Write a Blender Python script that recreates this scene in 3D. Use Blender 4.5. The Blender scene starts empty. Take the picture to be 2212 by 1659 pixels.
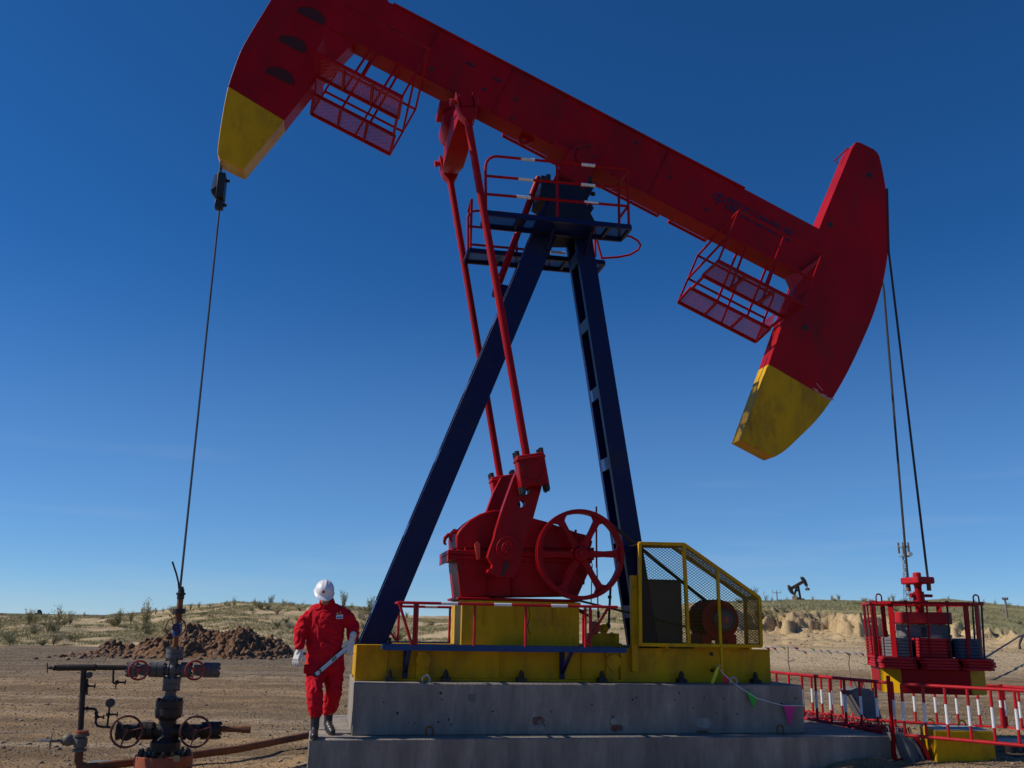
import bpy, bmesh, math, random
import numpy as np
from mathutils import Vector, Matrix
random.seed(7)
S = bpy.context.scene
COL = S.collection
R = math.radians

# ------------------------------------------------------------------ camera, sky, sun, exposure
CW, CH = 2212.0, 1659.0                     # measuring grid laid over the photograph
CF, PIT, ROL, EYE = 2009.9, 0.252, 0.0172, 1.75
cam_d = bpy.data.cameras.new('camera'); cam = bpy.data.objects.new('camera', cam_d); COL.objects.link(cam)
cam_d.sensor_width = 36.0; cam_d.lens = 36.0 * CF / CW; cam_d.clip_end = 9000; cam_d.clip_start = 0.05
cam.location = (0, 0, EYE)
cam.rotation_euler = (Matrix.Rotation(math.pi / 2 + PIT, 3, 'X') @ Matrix.Rotation(ROL, 3, 'Z')).to_euler()
S.camera = cam
SUN_EL, SUN_AZ = R(39), R(-1.5)             # sun stands square to the left, just behind the pump's front plane
w = bpy.data.worlds.new("World"); S.world = w; w.use_nodes = True
nt = w.node_tree; bg = nt.nodes['Background']
sky = nt.nodes.new('ShaderNodeTexSky'); sky.sky_type = 'NISHITA'; sky.sun_disc = False
sky.sun_elevation = SUN_EL; sky.sun_rotation = -(math.pi / 2) + SUN_AZ
sky.air_density = 1.0; sky.dust_density = 0.0; sky.ozone_density = 10.0; sky.altitude = 3200
hs = nt.nodes.new('ShaderNodeHueSaturation'); hs.inputs['Saturation'].default_value = 1.13; hs.inputs['Hue'].default_value = .5; nt.links.new(sky.outputs[0], hs.inputs['Color'])
# faint streaks of high thin cloud low over the horizon
wtc = nt.nodes.new('ShaderNodeTexCoord'); wmp = nt.nodes.new('ShaderNodeMapping'); wmp.inputs['Scale'].default_value = (2.2, 2.2, 26); wno = nt.nodes.new('ShaderNodeTexNoise'); wno.inputs['Scale'].default_value = 1.0; wno.inputs['Detail'].default_value = 5
nt.links.new(wtc.outputs['Generated'], wmp.inputs[0]); nt.links.new(wmp.outputs[0], wno.inputs['Vector'])
wmr = nt.nodes.new('ShaderNodeMapRange'); wmr.inputs[1].default_value = .54; wmr.inputs[2].default_value = .75; wmr.inputs[4].default_value = .16; nt.links.new(wno.outputs[0], wmr.inputs[0])
wsx = nt.nodes.new('ShaderNodeSeparateXYZ'); nt.links.new(wtc.outputs['Generated'], wsx.inputs[0]); wm2 = nt.nodes.new('ShaderNodeMapRange'); wm2.inputs[1].default_value = .22; wm2.inputs[2].default_value = .06; nt.links.new(wsx.outputs[2], wm2.inputs[0])
wmu = nt.nodes.new('ShaderNodeMath'); wmu.operation = 'MULTIPLY'; nt.links.new(wmr.outputs[0], wmu.inputs[0]); nt.links.new(wm2.outputs[0], wmu.inputs[1])
wmx = nt.nodes.new('ShaderNodeMix'); wmx.data_type = 'RGBA'; nt.links.new(wmu.outputs[0], wmx.inputs[0]); hz1 = nt.nodes.new('ShaderNodeMapRange'); hz1.interpolation_type = 'SMOOTHERSTEP'; hz1.inputs[1].default_value = .42; hz1.inputs[2].default_value = .0; hz1.inputs[4].default_value = .28; nt.links.new(wsx.outputs[2], hz1.inputs[0])
hz2 = nt.nodes.new('ShaderNodeMix'); hz2.data_type = 'RGBA'; hz2.inputs[7].default_value = (2.5, 4.1, 5.8, 1); nt.links.new(hz1.outputs[0], hz2.inputs[0]); nt.links.new(hs.outputs[0], hz2.inputs[6]); nt.links.new(hz2.outputs[2], wmx.inputs[6]); wmx.inputs[7].default_value = (5.2, 5.5, 6.2, 1); nt.links.new(wmx.outputs[2], bg.inputs[0]); bg.inputs[1].default_value = 0.105
sd = Vector((-math.cos(SUN_AZ) * math.cos(SUN_EL), math.sin(SUN_AZ) * math.cos(SUN_EL), math.sin(SUN_EL)))
sl = bpy.data.lights.new('sun', 'SUN'); so = bpy.data.objects.new('sun', sl); COL.objects.link(so)
sl.energy = 4.2; sl.angle = R(0.53); sl.color = (1.0, 0.91, 0.77)
so.rotation_euler = sd.to_track_quat('Z', 'Y').to_euler(); so.location = (-30, 10, 30)
S.view_settings.view_transform = 'Standard'; S.view_settings.look = 'None'
S.view_settings.exposure = 0.0; S.view_settings.gamma = 1.0

# ------------------------------------------------------------------ measuring helpers
YAW, OX, OY = 0.1922, -2.1311, 10.7041      # the pump's own frame: u along the beam, v away, z up
CY_, SY_ = math.cos(YAW), math.sin(YAW)
def F(u, v, z=0.0): return Vector((OX + u * CY_ - v * SY_, OY + u * SY_ + v * CY_, z))
def ray(px, py):
    x = px - CW / 2; y = py - CH / 2
    cr, sr = math.cos(ROL), math.sin(ROL)
    a = x * cr + y * sr; b = -x * sr + y * cr
    X = a / CF; yc = -b / CF; c, s = math.cos(PIT), math.sin(PIT)
    return (X, c - yc * s, s + yc * c)
def uz(px, py, v=1.2554):                   # point of the photograph -> (u, z) on the upright plane at depth v
    d = ray(px, py)
    t = (-OX * SY_ + OY * CY_ + v) / (-d[0] * SY_ + d[1] * CY_)
    return ((d[0] * t - OX) * CY_ + (d[1] * t - OY) * SY_, d[2] * t + EYE)
def gz(px, py, z):                          # -> (u, v) on the level plane z
    d = ray(px, py); t = (z - EYE) / d[2]; x = d[0] * t - OX; y = d[1] * t - OY
    return (x * CY_ + y * SY_, -x * SY_ + y * CY_)
CR = dict(c1=(800, 0, .4973), c2=(1600, 200, .5726), c3=(2500, 500, .81395), c4=(1600, 1650, .5426), c5=(2300, 2050, .3919), c6=(100, 2150, .5094),
          c7=(1050, 2200, .4523), c8=(3000, 2150, .5092), d1=(1500, 2280, .4747), d2=(3300, 2180, .31374), d3=(2950, 2550, .47197),
          d4=(1600, 300, .30136), d6=(0, 2250, .5425), d7=(1800, 1700, .452), d8=(2600, 2550, .29385))
K = 2212 / 3994
def D(k, x, y): a, b, s = CR[k]; return ((a + x * s) * K, (b + y * s) * K)
def m(k, x, y, v=1.2554): return uz(*D(k, x, y), v)
def p3(k, x, y, v=1.2554): a = m(k, x, y, v); return (a[0], v, a[1])
def g(k, x, y, z): a = gz(*D(k, x, y), z); return (a[0], a[1], z)

# ------------------------------------------------------------------ materials
MATS = {}
def mat(name, col, rough=.5, metal=0.0, var=.12, vscale=3.0, bump=.05, bscale=40, dirt=None, dirt_amt=.3, dirt_scale=2.0, spec=.5, streak=1.0, coat=0):
    if name in MATS: return MATS[name]
    M = bpy.data.materials.new(name); M.use_nodes = True; n = M.node_tree; L = n.links
    b = n.nodes['Principled BSDF']; b.inputs['Roughness'].default_value = rough; b.inputs['Metallic'].default_value = metal
    b.inputs['Specular IOR Level'].default_value = spec
    if coat: b.inputs['Coat Weight'].default_value = coat; b.inputs['Coat Roughness'].default_value = .15
    tc = n.nodes.new('ShaderNodeTexCoord'); mp = n.nodes.new('ShaderNodeMapping'); mp.inputs['Scale'].default_value = (1, 1, streak)
    L.new(tc.outputs['Object'], mp.inputs[0])
    no = n.nodes.new('ShaderNodeTexNoise'); no.inputs['Scale'].default_value = vscale; no.inputs['Detail'].default_value = 6; no.inputs['Roughness'].default_value = .65
    L.new(mp.outputs[0], no.inputs['Vector'])
    mx = n.nodes.new('ShaderNodeMix'); mx.data_type = 'RGBA'
    c = col
    mx.inputs[6].default_value = (*[max(0, k * (1 - var)) for k in c], 1); mx.inputs[7].default_value = (*[min(1, k * (1 + var)) for k in c], 1)
    mr = n.nodes.new('ShaderNodeMapRange'); mr.inputs[1].default_value = .3; mr.inputs[2].default_value = .7
    L.new(no.outputs[0], mr.inputs[0]); L.new(mr.outputs[0], mx.inputs[0])
    out = mx.outputs[2]
    if dirt:
        n2 = n.nodes.new('ShaderNodeTexNoise'); n2.inputs['Scale'].default_value = dirt_scale; n2.inputs['Detail'].default_value = 9; n2.inputs['Roughness'].default_value = .75
        L.new(mp.outputs[0], n2.inputs['Vector'])
        r2 = n.nodes.new('ShaderNodeMapRange'); r2.inputs[1].default_value = .62 - dirt_amt * .35; r2.inputs[2].default_value = .72; r2.inputs[4].default_value = .85
        L.new(n2.outputs[0], r2.inputs[0])
        m2 = n.nodes.new('ShaderNodeMix'); m2.data_type = 'RGBA'; L.new(r2.outputs[0], m2.inputs[0]); L.new(out, m2.inputs[6]); m2.inputs[7].default_value = (*dirt, 1)
        out = m2.outputs[2]
    L.new(out, b.inputs['Base Color'])
    rr = n.nodes.new('ShaderNodeMapRange'); rr.inputs[3].default_value = max(.05, rough - .1); rr.inputs[4].default_value = min(1, rough + .15)
    L.new(no.outputs[0], rr.inputs[0]); L.new(rr.outputs[0], b.inputs['Roughness'])
    if bump:
        n3 = n.nodes.new('ShaderNodeTexNoise'); n3.inputs['Scale'].default_value = bscale; n3.inputs['Detail'].default_value = 5
        L.new(tc.outputs['Object'], n3.inputs['Vector'])
        bp = n.nodes.new('ShaderNodeBump'); bp.inputs['Strength'].default_value = bump * 4; bp.inputs['Distance'].default_value = .01
        L.new(n3.outputs[0], bp.inputs['Height']); L.new(bp.outputs[0], b.inputs['Normal'])
    MATS[name] = M; return M
RED = mat('red_paint', (.34, .002, .007), .42, spec=.15, dirt=(.14, .012, .012), dirt_amt=.38, dirt_scale=1.6, streak=.45, var=.22, vscale=1.2, bump=.02, bscale=25)
RED2 = mat('red_paint_worn', (.45, .006, .014), .5, spec=.3, dirt=(.14, .02, .015), dirt_amt=.45, dirt_scale=6, var=.2, vscale=4, bump=.06, bscale=30)
YEL = mat('yellow_paint', (.60, .33, .003), .42, spec=.15, dirt=(.22, .12, .02), dirt_amt=.4, dirt_scale=2.4, streak=.4, var=.18, vscale=1.5, bump=.02, bscale=25)
BLU = mat('blue_paint', (.003, .006, .06), .4, spec=.25, dirt=(.02, .02, .03), dirt_amt=.3, var=.2, vscale=2, bump=.02, bscale=25)
BLU2 = mat('blue_steel_paint', (.01, .05, .17), .45, spec=.3, dirt=(.06, .06, .07), dirt_amt=.3, var=.2, bump=.02)
WHT = mat('white_paint', (.75, .76, .78), .45, dirt=(.4, .36, .3), dirt_amt=.2, var=.08, bump=.02)
BLK = mat('black_steel', (.02, .02, .022), .5, dirt=(.06, .04, .03), dirt_amt=.3, metal=.3, bump=.05)
GRY = mat('grey_valve_paint', (.10, .105, .11), .5, spec=.3, dirt=(.07, .045, .03), dirt_amt=.45, dirt_scale=7, var=.2, bump=.08, bscale=50)
DRK = mat('oily_dark_iron', (.022, .018, .015), .45, spec=.35, dirt=(.06, .028, .014), dirt_amt=.4, dirt_scale=8, var=.3, bump=.1, bscale=50)
RST = mat('rusty_iron', (.2, .075, .025), .75, dirt=(.07, .035, .02), dirt_amt=.5, dirt_scale=9, var=.3, bump=.12, bscale=60)
ORG = mat('orange_primer', (.36, .085, .03), .6, dirt=(.14, .04, .02), dirt_amt=.5, dirt_scale=9, var=.2, bump=.06, streak=.3)
CONC = mat('concrete', (.31, .275, .23), .85, dirt=(.13, .11, .095), dirt_amt=.75, dirt_scale=2.2, var=.38, vscale=4, bump=.3, bscale=30, streak=.25)
CONC2 = mat('concrete_pale', (.42, .41, .38), .85, dirt=(.25, .24, .22), dirt_amt=.4, dirt_scale=3, var=.15, vscale=6, bump=.15, bscale=40)
CGR = mat('plate_grey', (.16, .16, .165), .8, dirt=(.1, .09, .09), dirt_amt=.4, dirt_scale=4, var=.25, bump=.1)
CBL = mat('plate_blue', (.035, .06, .1), .7, dirt=(.06, .06, .06), dirt_amt=.4, var=.2, bump=.08)
CAB = mat('cabinet_grey', (.07, .075, .085), .5, var=.1, bump=.01)
YMESH = mat('mesh_yellow_shade', (.11, .075, .01), .6, bump=0, spec=.1)  # yellow guard paint darkened towards olive, shade of the front mesh put into the colour
CRM = mat('old_cream_paint', (.14, .125, .10), .6, dirt=(.05, .035, .02), dirt_amt=.5, dirt_scale=9, var=.2, bump=.1)
RUB = mat('belt_rubber', (.015, .015, .015), .6, bump=.02)
STL = mat('bright_steel', (.55, .55, .55), .28, metal=.9, bump=.02)
ROPE = mat('wire_rope', (.05, .045, .04), .55, metal=.4, bump=.3, bscale=150)
ROD = mat('rod_steel', (.10, .10, .105), .35, metal=.6, bump=0)
GALV = mat('galvanised', (.35, .36, .37), .5, metal=.3, bump=.02)

# ------------------------------------------------------------------ mesh builder
class MB:
    def __init__(s): s.v = []; s.f = []; s.m = []; s.mi = 0
    def add(s, vs, fs):
        o = len(s.v); s.v += [tuple(x) for x in vs]; s.f += [tuple(i + o for i in f) for f in fs]; s.m += [s.mi] * len(fs); return s
    def box(s, a, b):
        (x0, y0, z0), (x1, y1, z1) = a, b
        return s.add([(x0, y0, z0), (x1, y0, z0), (x1, y1, z0), (x0, y1, z0), (x0, y0, z1), (x1, y0, z1), (x1, y1, z1), (x0, y1, z1)],
                     [(0, 3, 2, 1), (4, 5, 6, 7), (0, 1, 5, 4), (1, 2, 6, 5), (2, 3, 7, 6), (3, 0, 4, 7)])
    def obox(s, c, ex, ey, ez):
        c, ex, ey, ez = map(Vector, (c, ex, ey, ez))
        return s.add([c + ex * i + ey * j + ez * k for k in (-1, 1) for (i, j) in ((-1, -1), (1, -1), (1, 1), (-1, 1))],
                     [(0, 3, 2, 1), (4, 5, 6, 7), (0, 1, 5, 4), (1, 2, 6, 5), (2, 3, 7, 6), (3, 0, 4, 7)])
    def bar(s, a, b, w, h, up=(0, 0, 1)):
        a, b = Vector(a), Vector(b); d = b - a; l = d.length
        if l < 1e-6: return s
        d.normalize(); x = d.cross(Vector(up))
        if x.length < 1e-4: x = d.cross(Vector((0, 1, 0)))
        x.normalize(); z = x.cross(d)
        return s.obox((a + b) / 2, d * l / 2, x * w / 2, z * h / 2)
    def cyl(s, a, b, r, r2=None, n=14, caps=True):
        return s.pipe([a, b], [r, r if r2 is None else r2], n, caps)
    def pipe(s, pts, r, n=10, caps=True):
        P = [Vector(p) for p in pts]; k = len(P); rs = r if isinstance(r, (list, tuple)) else [r] * k
        T = []
        for i in range(k):
            d = (P[min(i + 1, k - 1)] - P[max(i - 1, 0)]); T.append(d.normalized() if d.length > 1e-9 else Vector((0, 0, 1)))
        x = T[0].orthogonal().normalized(); vs = []
        for i in range(k):
            x = (x - T[i] * x.dot(T[i])); x = x.normalized() if x.length > 1e-6 else T[i].orthogonal().normalized()
            y = T[i].cross(x)
            for j in range(n):
                a = 2 * math.pi * j / n; vs.append(P[i] + (x * math.cos(a) + y * math.sin(a)) * rs[i])
        fs = [(i * n + j, i * n + (j + 1) % n, (i + 1) * n + (j + 1) % n, (i + 1) * n + j) for i in range(k - 1) for j in range(n)]
        if caps: fs += [tuple(range(n))[::-1], tuple((k - 1) * n + j for j in range(n))]
        return s.add(vs, fs)
    def lathe(s, prof, o, ax=(0, 0, 1), n=20):          # prof: (radius, distance along axis)
        o = Vector(o); ax = Vector(ax).normalized(); x = ax.orthogonal().normalized(); y = ax.cross(x); vs = []; k = len(prof)
        for r, h in prof:
            for j in range(n):
                a = 2 * math.pi * j / n; vs.append(o + ax * h + (x * math.cos(a) + y * math.sin(a)) * r)
        fs = [(i * n + j, i * n + (j + 1) % n, (i + 1) * n + (j + 1) % n, (i + 1) * n + j) for i in range(k - 1) for j in range(n)]
        fs += [tuple(range(n))[::-1], tuple((k - 1) * n + j for j in range(n))]
        return s.add(vs, fs)
    def torus(s, c, ax, RR, r, n=28, q=8, a0=0, a1=2 * math.pi, ref=None, flat=1.0):
        c = Vector(c); ax = Vector(ax).normalized()
        x = Vector(ref) if ref else ax.orthogonal(); x = (x - ax * x.dot(ax)).normalized(); y = ax.cross(x)
        full = abs(a1 - a0 - 2 * math.pi) < 1e-6; k = n if full else n + 1; vs = []
        for i in range(k):
            a = a0 + (a1 - a0) * i / n; d = x * math.cos(a) + y * math.sin(a)
            for j in range(q):
                b = 2 * math.pi * j / q; vs.append(c + d * (RR + r * math.cos(b)) + ax * r * flat * math.sin(b))
        fs = [(i * q + j, ((i + 1) % k) * q + j, ((i + 1) % k) * q + (j + 1) % q, i * q + (j + 1) % q) for i in range(n if full else n) for j in range(q)]
        if not full: fs += [tuple(range(q)), tuple((k - 1) * q + j for j in range(q))[::-1]]
        return s.add(vs, fs)
    def ball(s, c, r, n=14, q=8):
        rr = r if isinstance(r, (tuple, list)) else (r, r, r); vs = []; 
        for i in range(q + 1):
            t = math.pi * i / q
            for j in range(n):
                a = 2 * math.pi * j / n; vs.append((c[0] + rr[0] * math.sin(t) * math.cos(a), c[1] + rr[1] * math.sin(t) * math.sin(a), c[2] + rr[2] * math.cos(t)))
        return s.add(vs, [(i * n + j, i * n + (j + 1) % n, (i + 1) * n + (j + 1) % n, (i + 1) * n + j)[::-1] for i in range(q) for j in range(n)])
    def prism(s, poly, v0, v1, holes=(), fr=None):       # outline in (u, z), from depth v0 to v1
        from mathutils.geometry import tessellate_polygon
        fr = fr or (lambda a, b, c: (a, c, b))
        loops = [list(poly)] + [list(h) for h in holes]
        tris = tessellate_polygon([[Vector((x, y, 0)) for x, y in l] for l in loops])
        flat = [p for l in loops for p in l]; n = len(flat)
        vs = [fr(x, y, v0) for x, y in flat] + [fr(x, y, v1) for x, y in flat]
        fs = ([tuple(range(n))] if not holes else [tuple(t) for t in tris]) + ([tuple(i + n for i in range(n))[::-1]] if not holes else [tuple(i + n for i in t)[::-1] for t in tris])
        o = 0
        for l in loops:
            k = len(l); fs += [(o + i, o + (i + 1) % k, o + (i + 1) % k + n, o + i + n) for i in range(k)]; o += k
        return s.add(vs, fs)
    def grid(s, o, ex, ey, poly, px=.06, py=.034, w=.005, th=.004):   # expanded metal clipped to a convex outline
        o, ex, ey = Vector(o), Vector(ex).normalized(), Vector(ey).normalized(); nz = ex.cross(ey).normalized()
        xs = [p[0] for p in poly]; ys = [p[1] for p in poly]; x0, x1, y0, y1 = min(xs), max(xs), min(ys), max(ys)
        area = sum(poly[i][0] * poly[(i + 1) % len(poly)][1] - poly[(i + 1) % len(poly)][0] * poly[i][1] for i in range(len(poly)))
        pl = poly if area > 0 else poly[::-1]
        for sg in (1, -1):
            sl_ = sg * py / px; span = abs((x1 - x0) * sl_)
            c = (y0 - span if sg > 0 else y0) ; cend = (y1 if sg > 0 else y1 + span)
            while c < cend:
                a = Vector((x0, c)); b = Vector((x1, c + (x1 - x0) * sl_)); t0, t1 = 0.0, 1.0; ok = True
                for i in range(len(pl)):
                    q0 = Vector(pl[i]); q1 = Vector(pl[(i + 1) % len(pl)]); e = q1 - q0; nn = Vector((-e.y, e.x))
                    da = (a - q0).dot(nn); db = (b - q0).dot(nn)
                    if da < 0 and db < 0: ok = False; break
                    if da < 0: t0 = max(t0, da / (da - db))
                    elif db < 0: t1 = min(t1, da / (da - db))
                if ok and t1 - t0 > 1e-4:
                    A = a.lerp(b, t0); B = a.lerp(b, t1); P = o + ex * A.x + ey * A.y; Q = o + ex * B.x + ey * B.y
                    s.bar(P + nz * sg * th * .25, Q + nz * sg * th * .25, w, th, nz)
                c += py
        return s
    def make(s, name, mats, parent=None, bev=0, loc=None, frame='p', smooth=35, sub=0):
        if parent is not None: o0, fr = ORI[parent.name]
        else: o0, fr = (loc or (0, 0, 0)), frame
        me = bpy.data.meshes.new(name)
        vs = [(a - o0[0], b - o0[1], c - o0[2]) for a, b, c in s.v]
        me.from_pydata(vs, [], s.f)
        bm = bmesh.new(); bm.from_mesh(me); bmesh.ops.recalc_face_normals(bm, faces=bm.faces); bm.to_mesh(me); bm.free()
        ml = mats if isinstance(mats, (list, tuple)) else [mats]
        for q in ml: me.materials.append(q)
        if len(ml) > 1: me.polygons.foreach_set('material_index', s.m)
        me.polygons.foreach_set('use_smooth', [True] * len(me.polygons)); me.set_sharp_from_angle(angle=R(smooth))
        ob = bpy.data.objects.new(name, me); COL.objects.link(ob)
        if parent is not None: ob.parent = parent
        else: place(ob, o0, fr)
        ORI[ob.name] = (o0, fr)
        if bev:
            md = ob.modifiers.new('bevel', 'BEVEL'); md.width = bev; md.segments = 2; md.limit_method = 'ANGLE'; md.angle_limit = R(40)
        return ob
ORI = {}
def place(ob, o0, fr):
    if fr == 'p': ob.location = F(*o0); ob.rotation_euler = (0, 0, YAW)
    else: ob.location = o0
def tag(o, label, cat, group=None, kind=None):
    o['label'] = label; o['category'] = cat
    if group: o['group'] = group
    if kind: o['kind'] = kind
    return o
def thing(name, label, cat, loc=(0, 0, 0), group=None, frame='p'):
    o = bpy.data.objects.new(name, None); COL.objects.link(o); o.empty_display_size = .3
    ORI[o.name] = (loc, frame); place(o, loc, frame); return tag(o, label, cat, group)
def dup(root, loc, rz=0, label=None, group=None, scale=None):
    r = root.copy(); COL.objects.link(r); r.location = loc; r.rotation_euler = (0, 0, rz)
    if scale: r.scale = (scale,) * 3 if not isinstance(scale, (tuple, list)) else scale
    if label: r['label'] = label
    if group: r['group'] = group
    for ch in list(root.children):
        c = ch.copy(); COL.objects.link(c); c.parent = r
        for gc in ch.children:
            d = gc.copy(); COL.objects.link(d); d.parent = c
    return r
def text_mesh(name, body, size, mt, parent, M, ext=.002):
    cu = bpy.data.curves.new(name, 'FONT'); cu.body = body; cu.size = size; cu.extrude = ext
    tmp = bpy.data.objects.new(name + '_curve', cu); COL.objects.link(tmp)
    dg = bpy.context.evaluated_depsgraph_get(); me = bpy.data.meshes.new_from_object(tmp.evaluated_get(dg))
    bpy.data.objects.remove(tmp); me.transform(M); me.materials.clear(); me.materials.append(mt)
    ob = bpy.data.objects.new(name, me); COL.objects.link(ob); ob.parent = parent; ORI[ob.name] = ORI[parent.name]; return ob
def bolt(mb, p, ax, r=.014, h=.02):
    p = Vector(p); ax = Vector(ax).normalized(); mb.cyl(p, p + ax * h, r, r, 6)
def circ(cx, cy, r, n=20, r2=None, a0=0, a1=2 * math.pi):
    r2 = r2 or r; k = n if abs(a1 - a0 - 2 * math.pi) < 1e-6 else n
    return [(cx + r * math.cos(a0 + (a1 - a0) * i / k), cy + r2 * math.sin(a0 + (a1 - a0) * i / k)) for i in range(k)]

def spline(P, k=4):                                      # smooth run of points through the measured ones
    out = []
    for i in range(len(P) - 1):
        p0, p1, p2, p3_ = P[max(i - 1, 0)], P[i], P[i + 1], P[min(i + 2, len(P) - 1)]
        for j in range(k):
            t = j / k; out.append(tuple(.5 * (2 * p1[c] + (p2[c] - p0[c]) * t + (2 * p0[c] - 5 * p1[c] + 4 * p2[c] - p3_[c]) * t * t + (3 * p1[c] - p0[c] - 3 * p2[c] + p3_[c]) * t ** 3) for c in range(len(p1))))
    return out + [tuple(P[-1])]

# ================================================================== concrete foundation
ZS, ZB, ZT = .5, 1.0658, 1.479
fd = thing('concrete_foundation', 'two-step grey concrete foundation under the yellow base of the large pumping unit', 'foundation', (3.4, 1.2, 0))
b = MB(); b.box((0, 0, -.3), (6.945, 2.75, ZS)); b.make('lower_slab', CONC, fd, bev=.012)
b = MB(); b.box((.467, .32, ZS + .002), (5.99, 2.19, ZB)); b.make('upper_block', CONC, fd, bev=.012)
STN = mat('damp_stain', (.10, .09, .08), .9, dirt=(.2, .17, .14), dirt_amt=.6, dirt_scale=7, streak=.3, var=.4, vscale=5, bump=.2)
rnd = random.Random(21)
def blotch(u, z, w, h, v, mt_, name, n=18):
    pts = [(u + w * math.cos(t) * rnd.uniform(.6, 1), z + h * math.sin(t) * rnd.uniform(.6, 1)) for t in [2 * math.pi * i / n for i in range(n)]]
    MB().prism(pts, v - .0025, v + .006).make(name, mt_, fd)
for i in range(26): blotch(rnd.uniform(.6, 5.9), rnd.uniform(.6, 1.02), rnd.uniform(.006, .02), rnd.uniform(.006, .02), .32, BLK, 'air_hole', 7)
PCH2 = mat('patch_mortar', (.36, .33, .29), .9, dirt=(.2, .18, .15), dirt_amt=.7, dirt_scale=9, var=.3, vscale=8, bump=.3)
PATCH = mat('patched_rust', (.13, .045, .025), .8, dirt=(.25, .24, .22), dirt_amt=.5, dirt_scale=14, var=.3, bump=.2)
for (k, x0, y0, x1, y1, mt_) in (('d1', 1212, 1083, 1315, 1155, PATCH), ('d1', 1185, 1156, 1322, 1195, PCH2), ('d1', 1850, 1090, 1980, 1150, PCH2), ('d1', 1858, 1152, 1962, 1208, PATCH),
                                 ('d8', 380, 850, 590, 985, PCH2), ('d8', 385, 1015, 560, 1050, PATCH), ('d1', 690, 900, 750, 965, CGR)):
    a = m(k, x0, y0, .32); c = m(k, x1, y1, .32); rnd = random.Random(x0)
    pts = []
    for i in range(22):
        t = 2 * math.pi * i / 22; q = (abs(math.cos(t)) ** 4 + abs(math.sin(t)) ** 4) ** -.25 * rnd.uniform(.82, 1.0)
        pts.append(((a[0] + c[0]) / 2 + (c[0] - a[0]) / 2 * math.cos(t) * q, (a[1] + c[1]) / 2 + (a[1] - c[1]) / 2 * math.sin(t) * q))
    MB().prism(pts, .312, .322).make('repair_patch', mt_, fd)
for (k, x, y, v, z) in (('d1', 367, 1262, .2, ZS), ('d8', 1515, 1098, .2, ZS), ('d1', 340, 808, .42, ZB), ('d8', 888, 400, .42, ZB)):
    u = m(k, x, y, v)[0]; b = MB(); ww, hh = (.038, .13) if z == ZS else (.042, .075)
    b.pipe([(u - ww, v, z - .02), (u - ww, v, z + hh * .55)] + [(u - ww * math.cos(t), v, z + hh * .55 + ww * math.sin(t)) for t in (.5, 1.0, 1.57, 2.1, 2.6)] + [(u + ww, v, z + hh * .55), (u + ww, v, z - .02)], .012, 8)
    b.make('lifting_eye', RST if z == ZS else CONC2, fd)

# ================================================================== the pumping unit
pj = thing('pumping_unit', 'huge red pumping unit with yellow tipped heads on a blue tower, atop the concrete foundation', 'pumpjack', (3.4, 1.2555, ZB))
VC = 1.2554
# ---- skid
b = MB()
for s_, v0 in ((1, .693), (-1, 1.82)):
    w0, w1 = (v0 + .04, v0 + .055) if s_ > 0 else (v0 - .055, v0 - .04)
    b.box((.479, w0, ZB + .03), (5.766, w1, ZT - .022))
    a0, a1 = (v0, v0 + .16) if s_ > 0 else (v0 - .16, v0)
    b.box((.479, a0, ZB + .003), (5.766, a1, ZB + .03)); b.box((.479, a0, ZT - .022), (5.766, a1, ZT))
for u in (.49, .86, 1.9, 2.9, 3.6, 4.4, 5.1, 5.75): b.box((u - .008, .753, ZB + .03), (u + .008, 1.76, ZT - .022))
for px in (965, 1625):
    u = m('d1', px, 640, .7)[0]; b.box((u - .007, .70, ZB + .03), (u + .007, .733, ZT - .022))
sk = b.make('skid_base', YEL, pj, bev=.003)
def plate(x0, x1, v=.698, th=.03, k='d1'):
    a = m(k, x0, 640, .7)[0]; c = m(k, x1, 640, .7)[0]; return a, c
b = MB(); b.box((.482, .696, ZB + .03), (.855, .73, ZT - .022)); b.make('end_plate', YEL, sk, bev=.003)
for x0, x1, cx in ((260, 365, 318), (1820, 1920, 1882)):
    a, c = plate(x0, x1); b = MB(); b.box((a, .698, ZB + .03), (c, .732, ZT - .022)); cu = m('d1', cx, 635, .69)[0]
    b.cyl((cu, .672, 1.31), (cu, .7, 1.31), .093, n=28); b.make('trunnion_plate', YEL, sk, bev=.003)
a = m('d1', 1925, 640, .7)[0]; b = MB(); b.box((a + .02, .7, ZB + .03), (5.76, .73, ZT - .022)); b.make('end_plate', YEL, sk, bev=.003)
for k, x, y in (('d1', 2030, 563), ('d1', 2035, 705), ('c5', 1208, 1278), ('c5', 1215, 1443)):
    q = p3(k, x, y, .7); bb = MB(); bolt(bb, (q[0], .7, q[2]), (0, -1, 0), .022, .025); bb.make('bolt', BLK, sk)
for dx in (841, 963.5, 1126.5, 1301, 1473, 1633):
    u = uz(dx, 1465, .62)[0]; b = MB()
    b.box((u - .055, .575, ZB + .001), (u + .055, .69, ZB + .045)); b.box((u - .04, .6, ZB + .046), (u + .04, .74, ZB + .058))
    b.cyl((u, .635, ZB + .05), (u, .635, ZB + .14), .017, n=10); b.cyl((u, .635, ZB + .055), (u, .635, ZB + .092), .032, n=6); b.cyl((u, .635, ZB + .094), (u, .635, ZB + .118), .028, n=6)
    b.make('anchor_bolt', BLK, pj)
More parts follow.
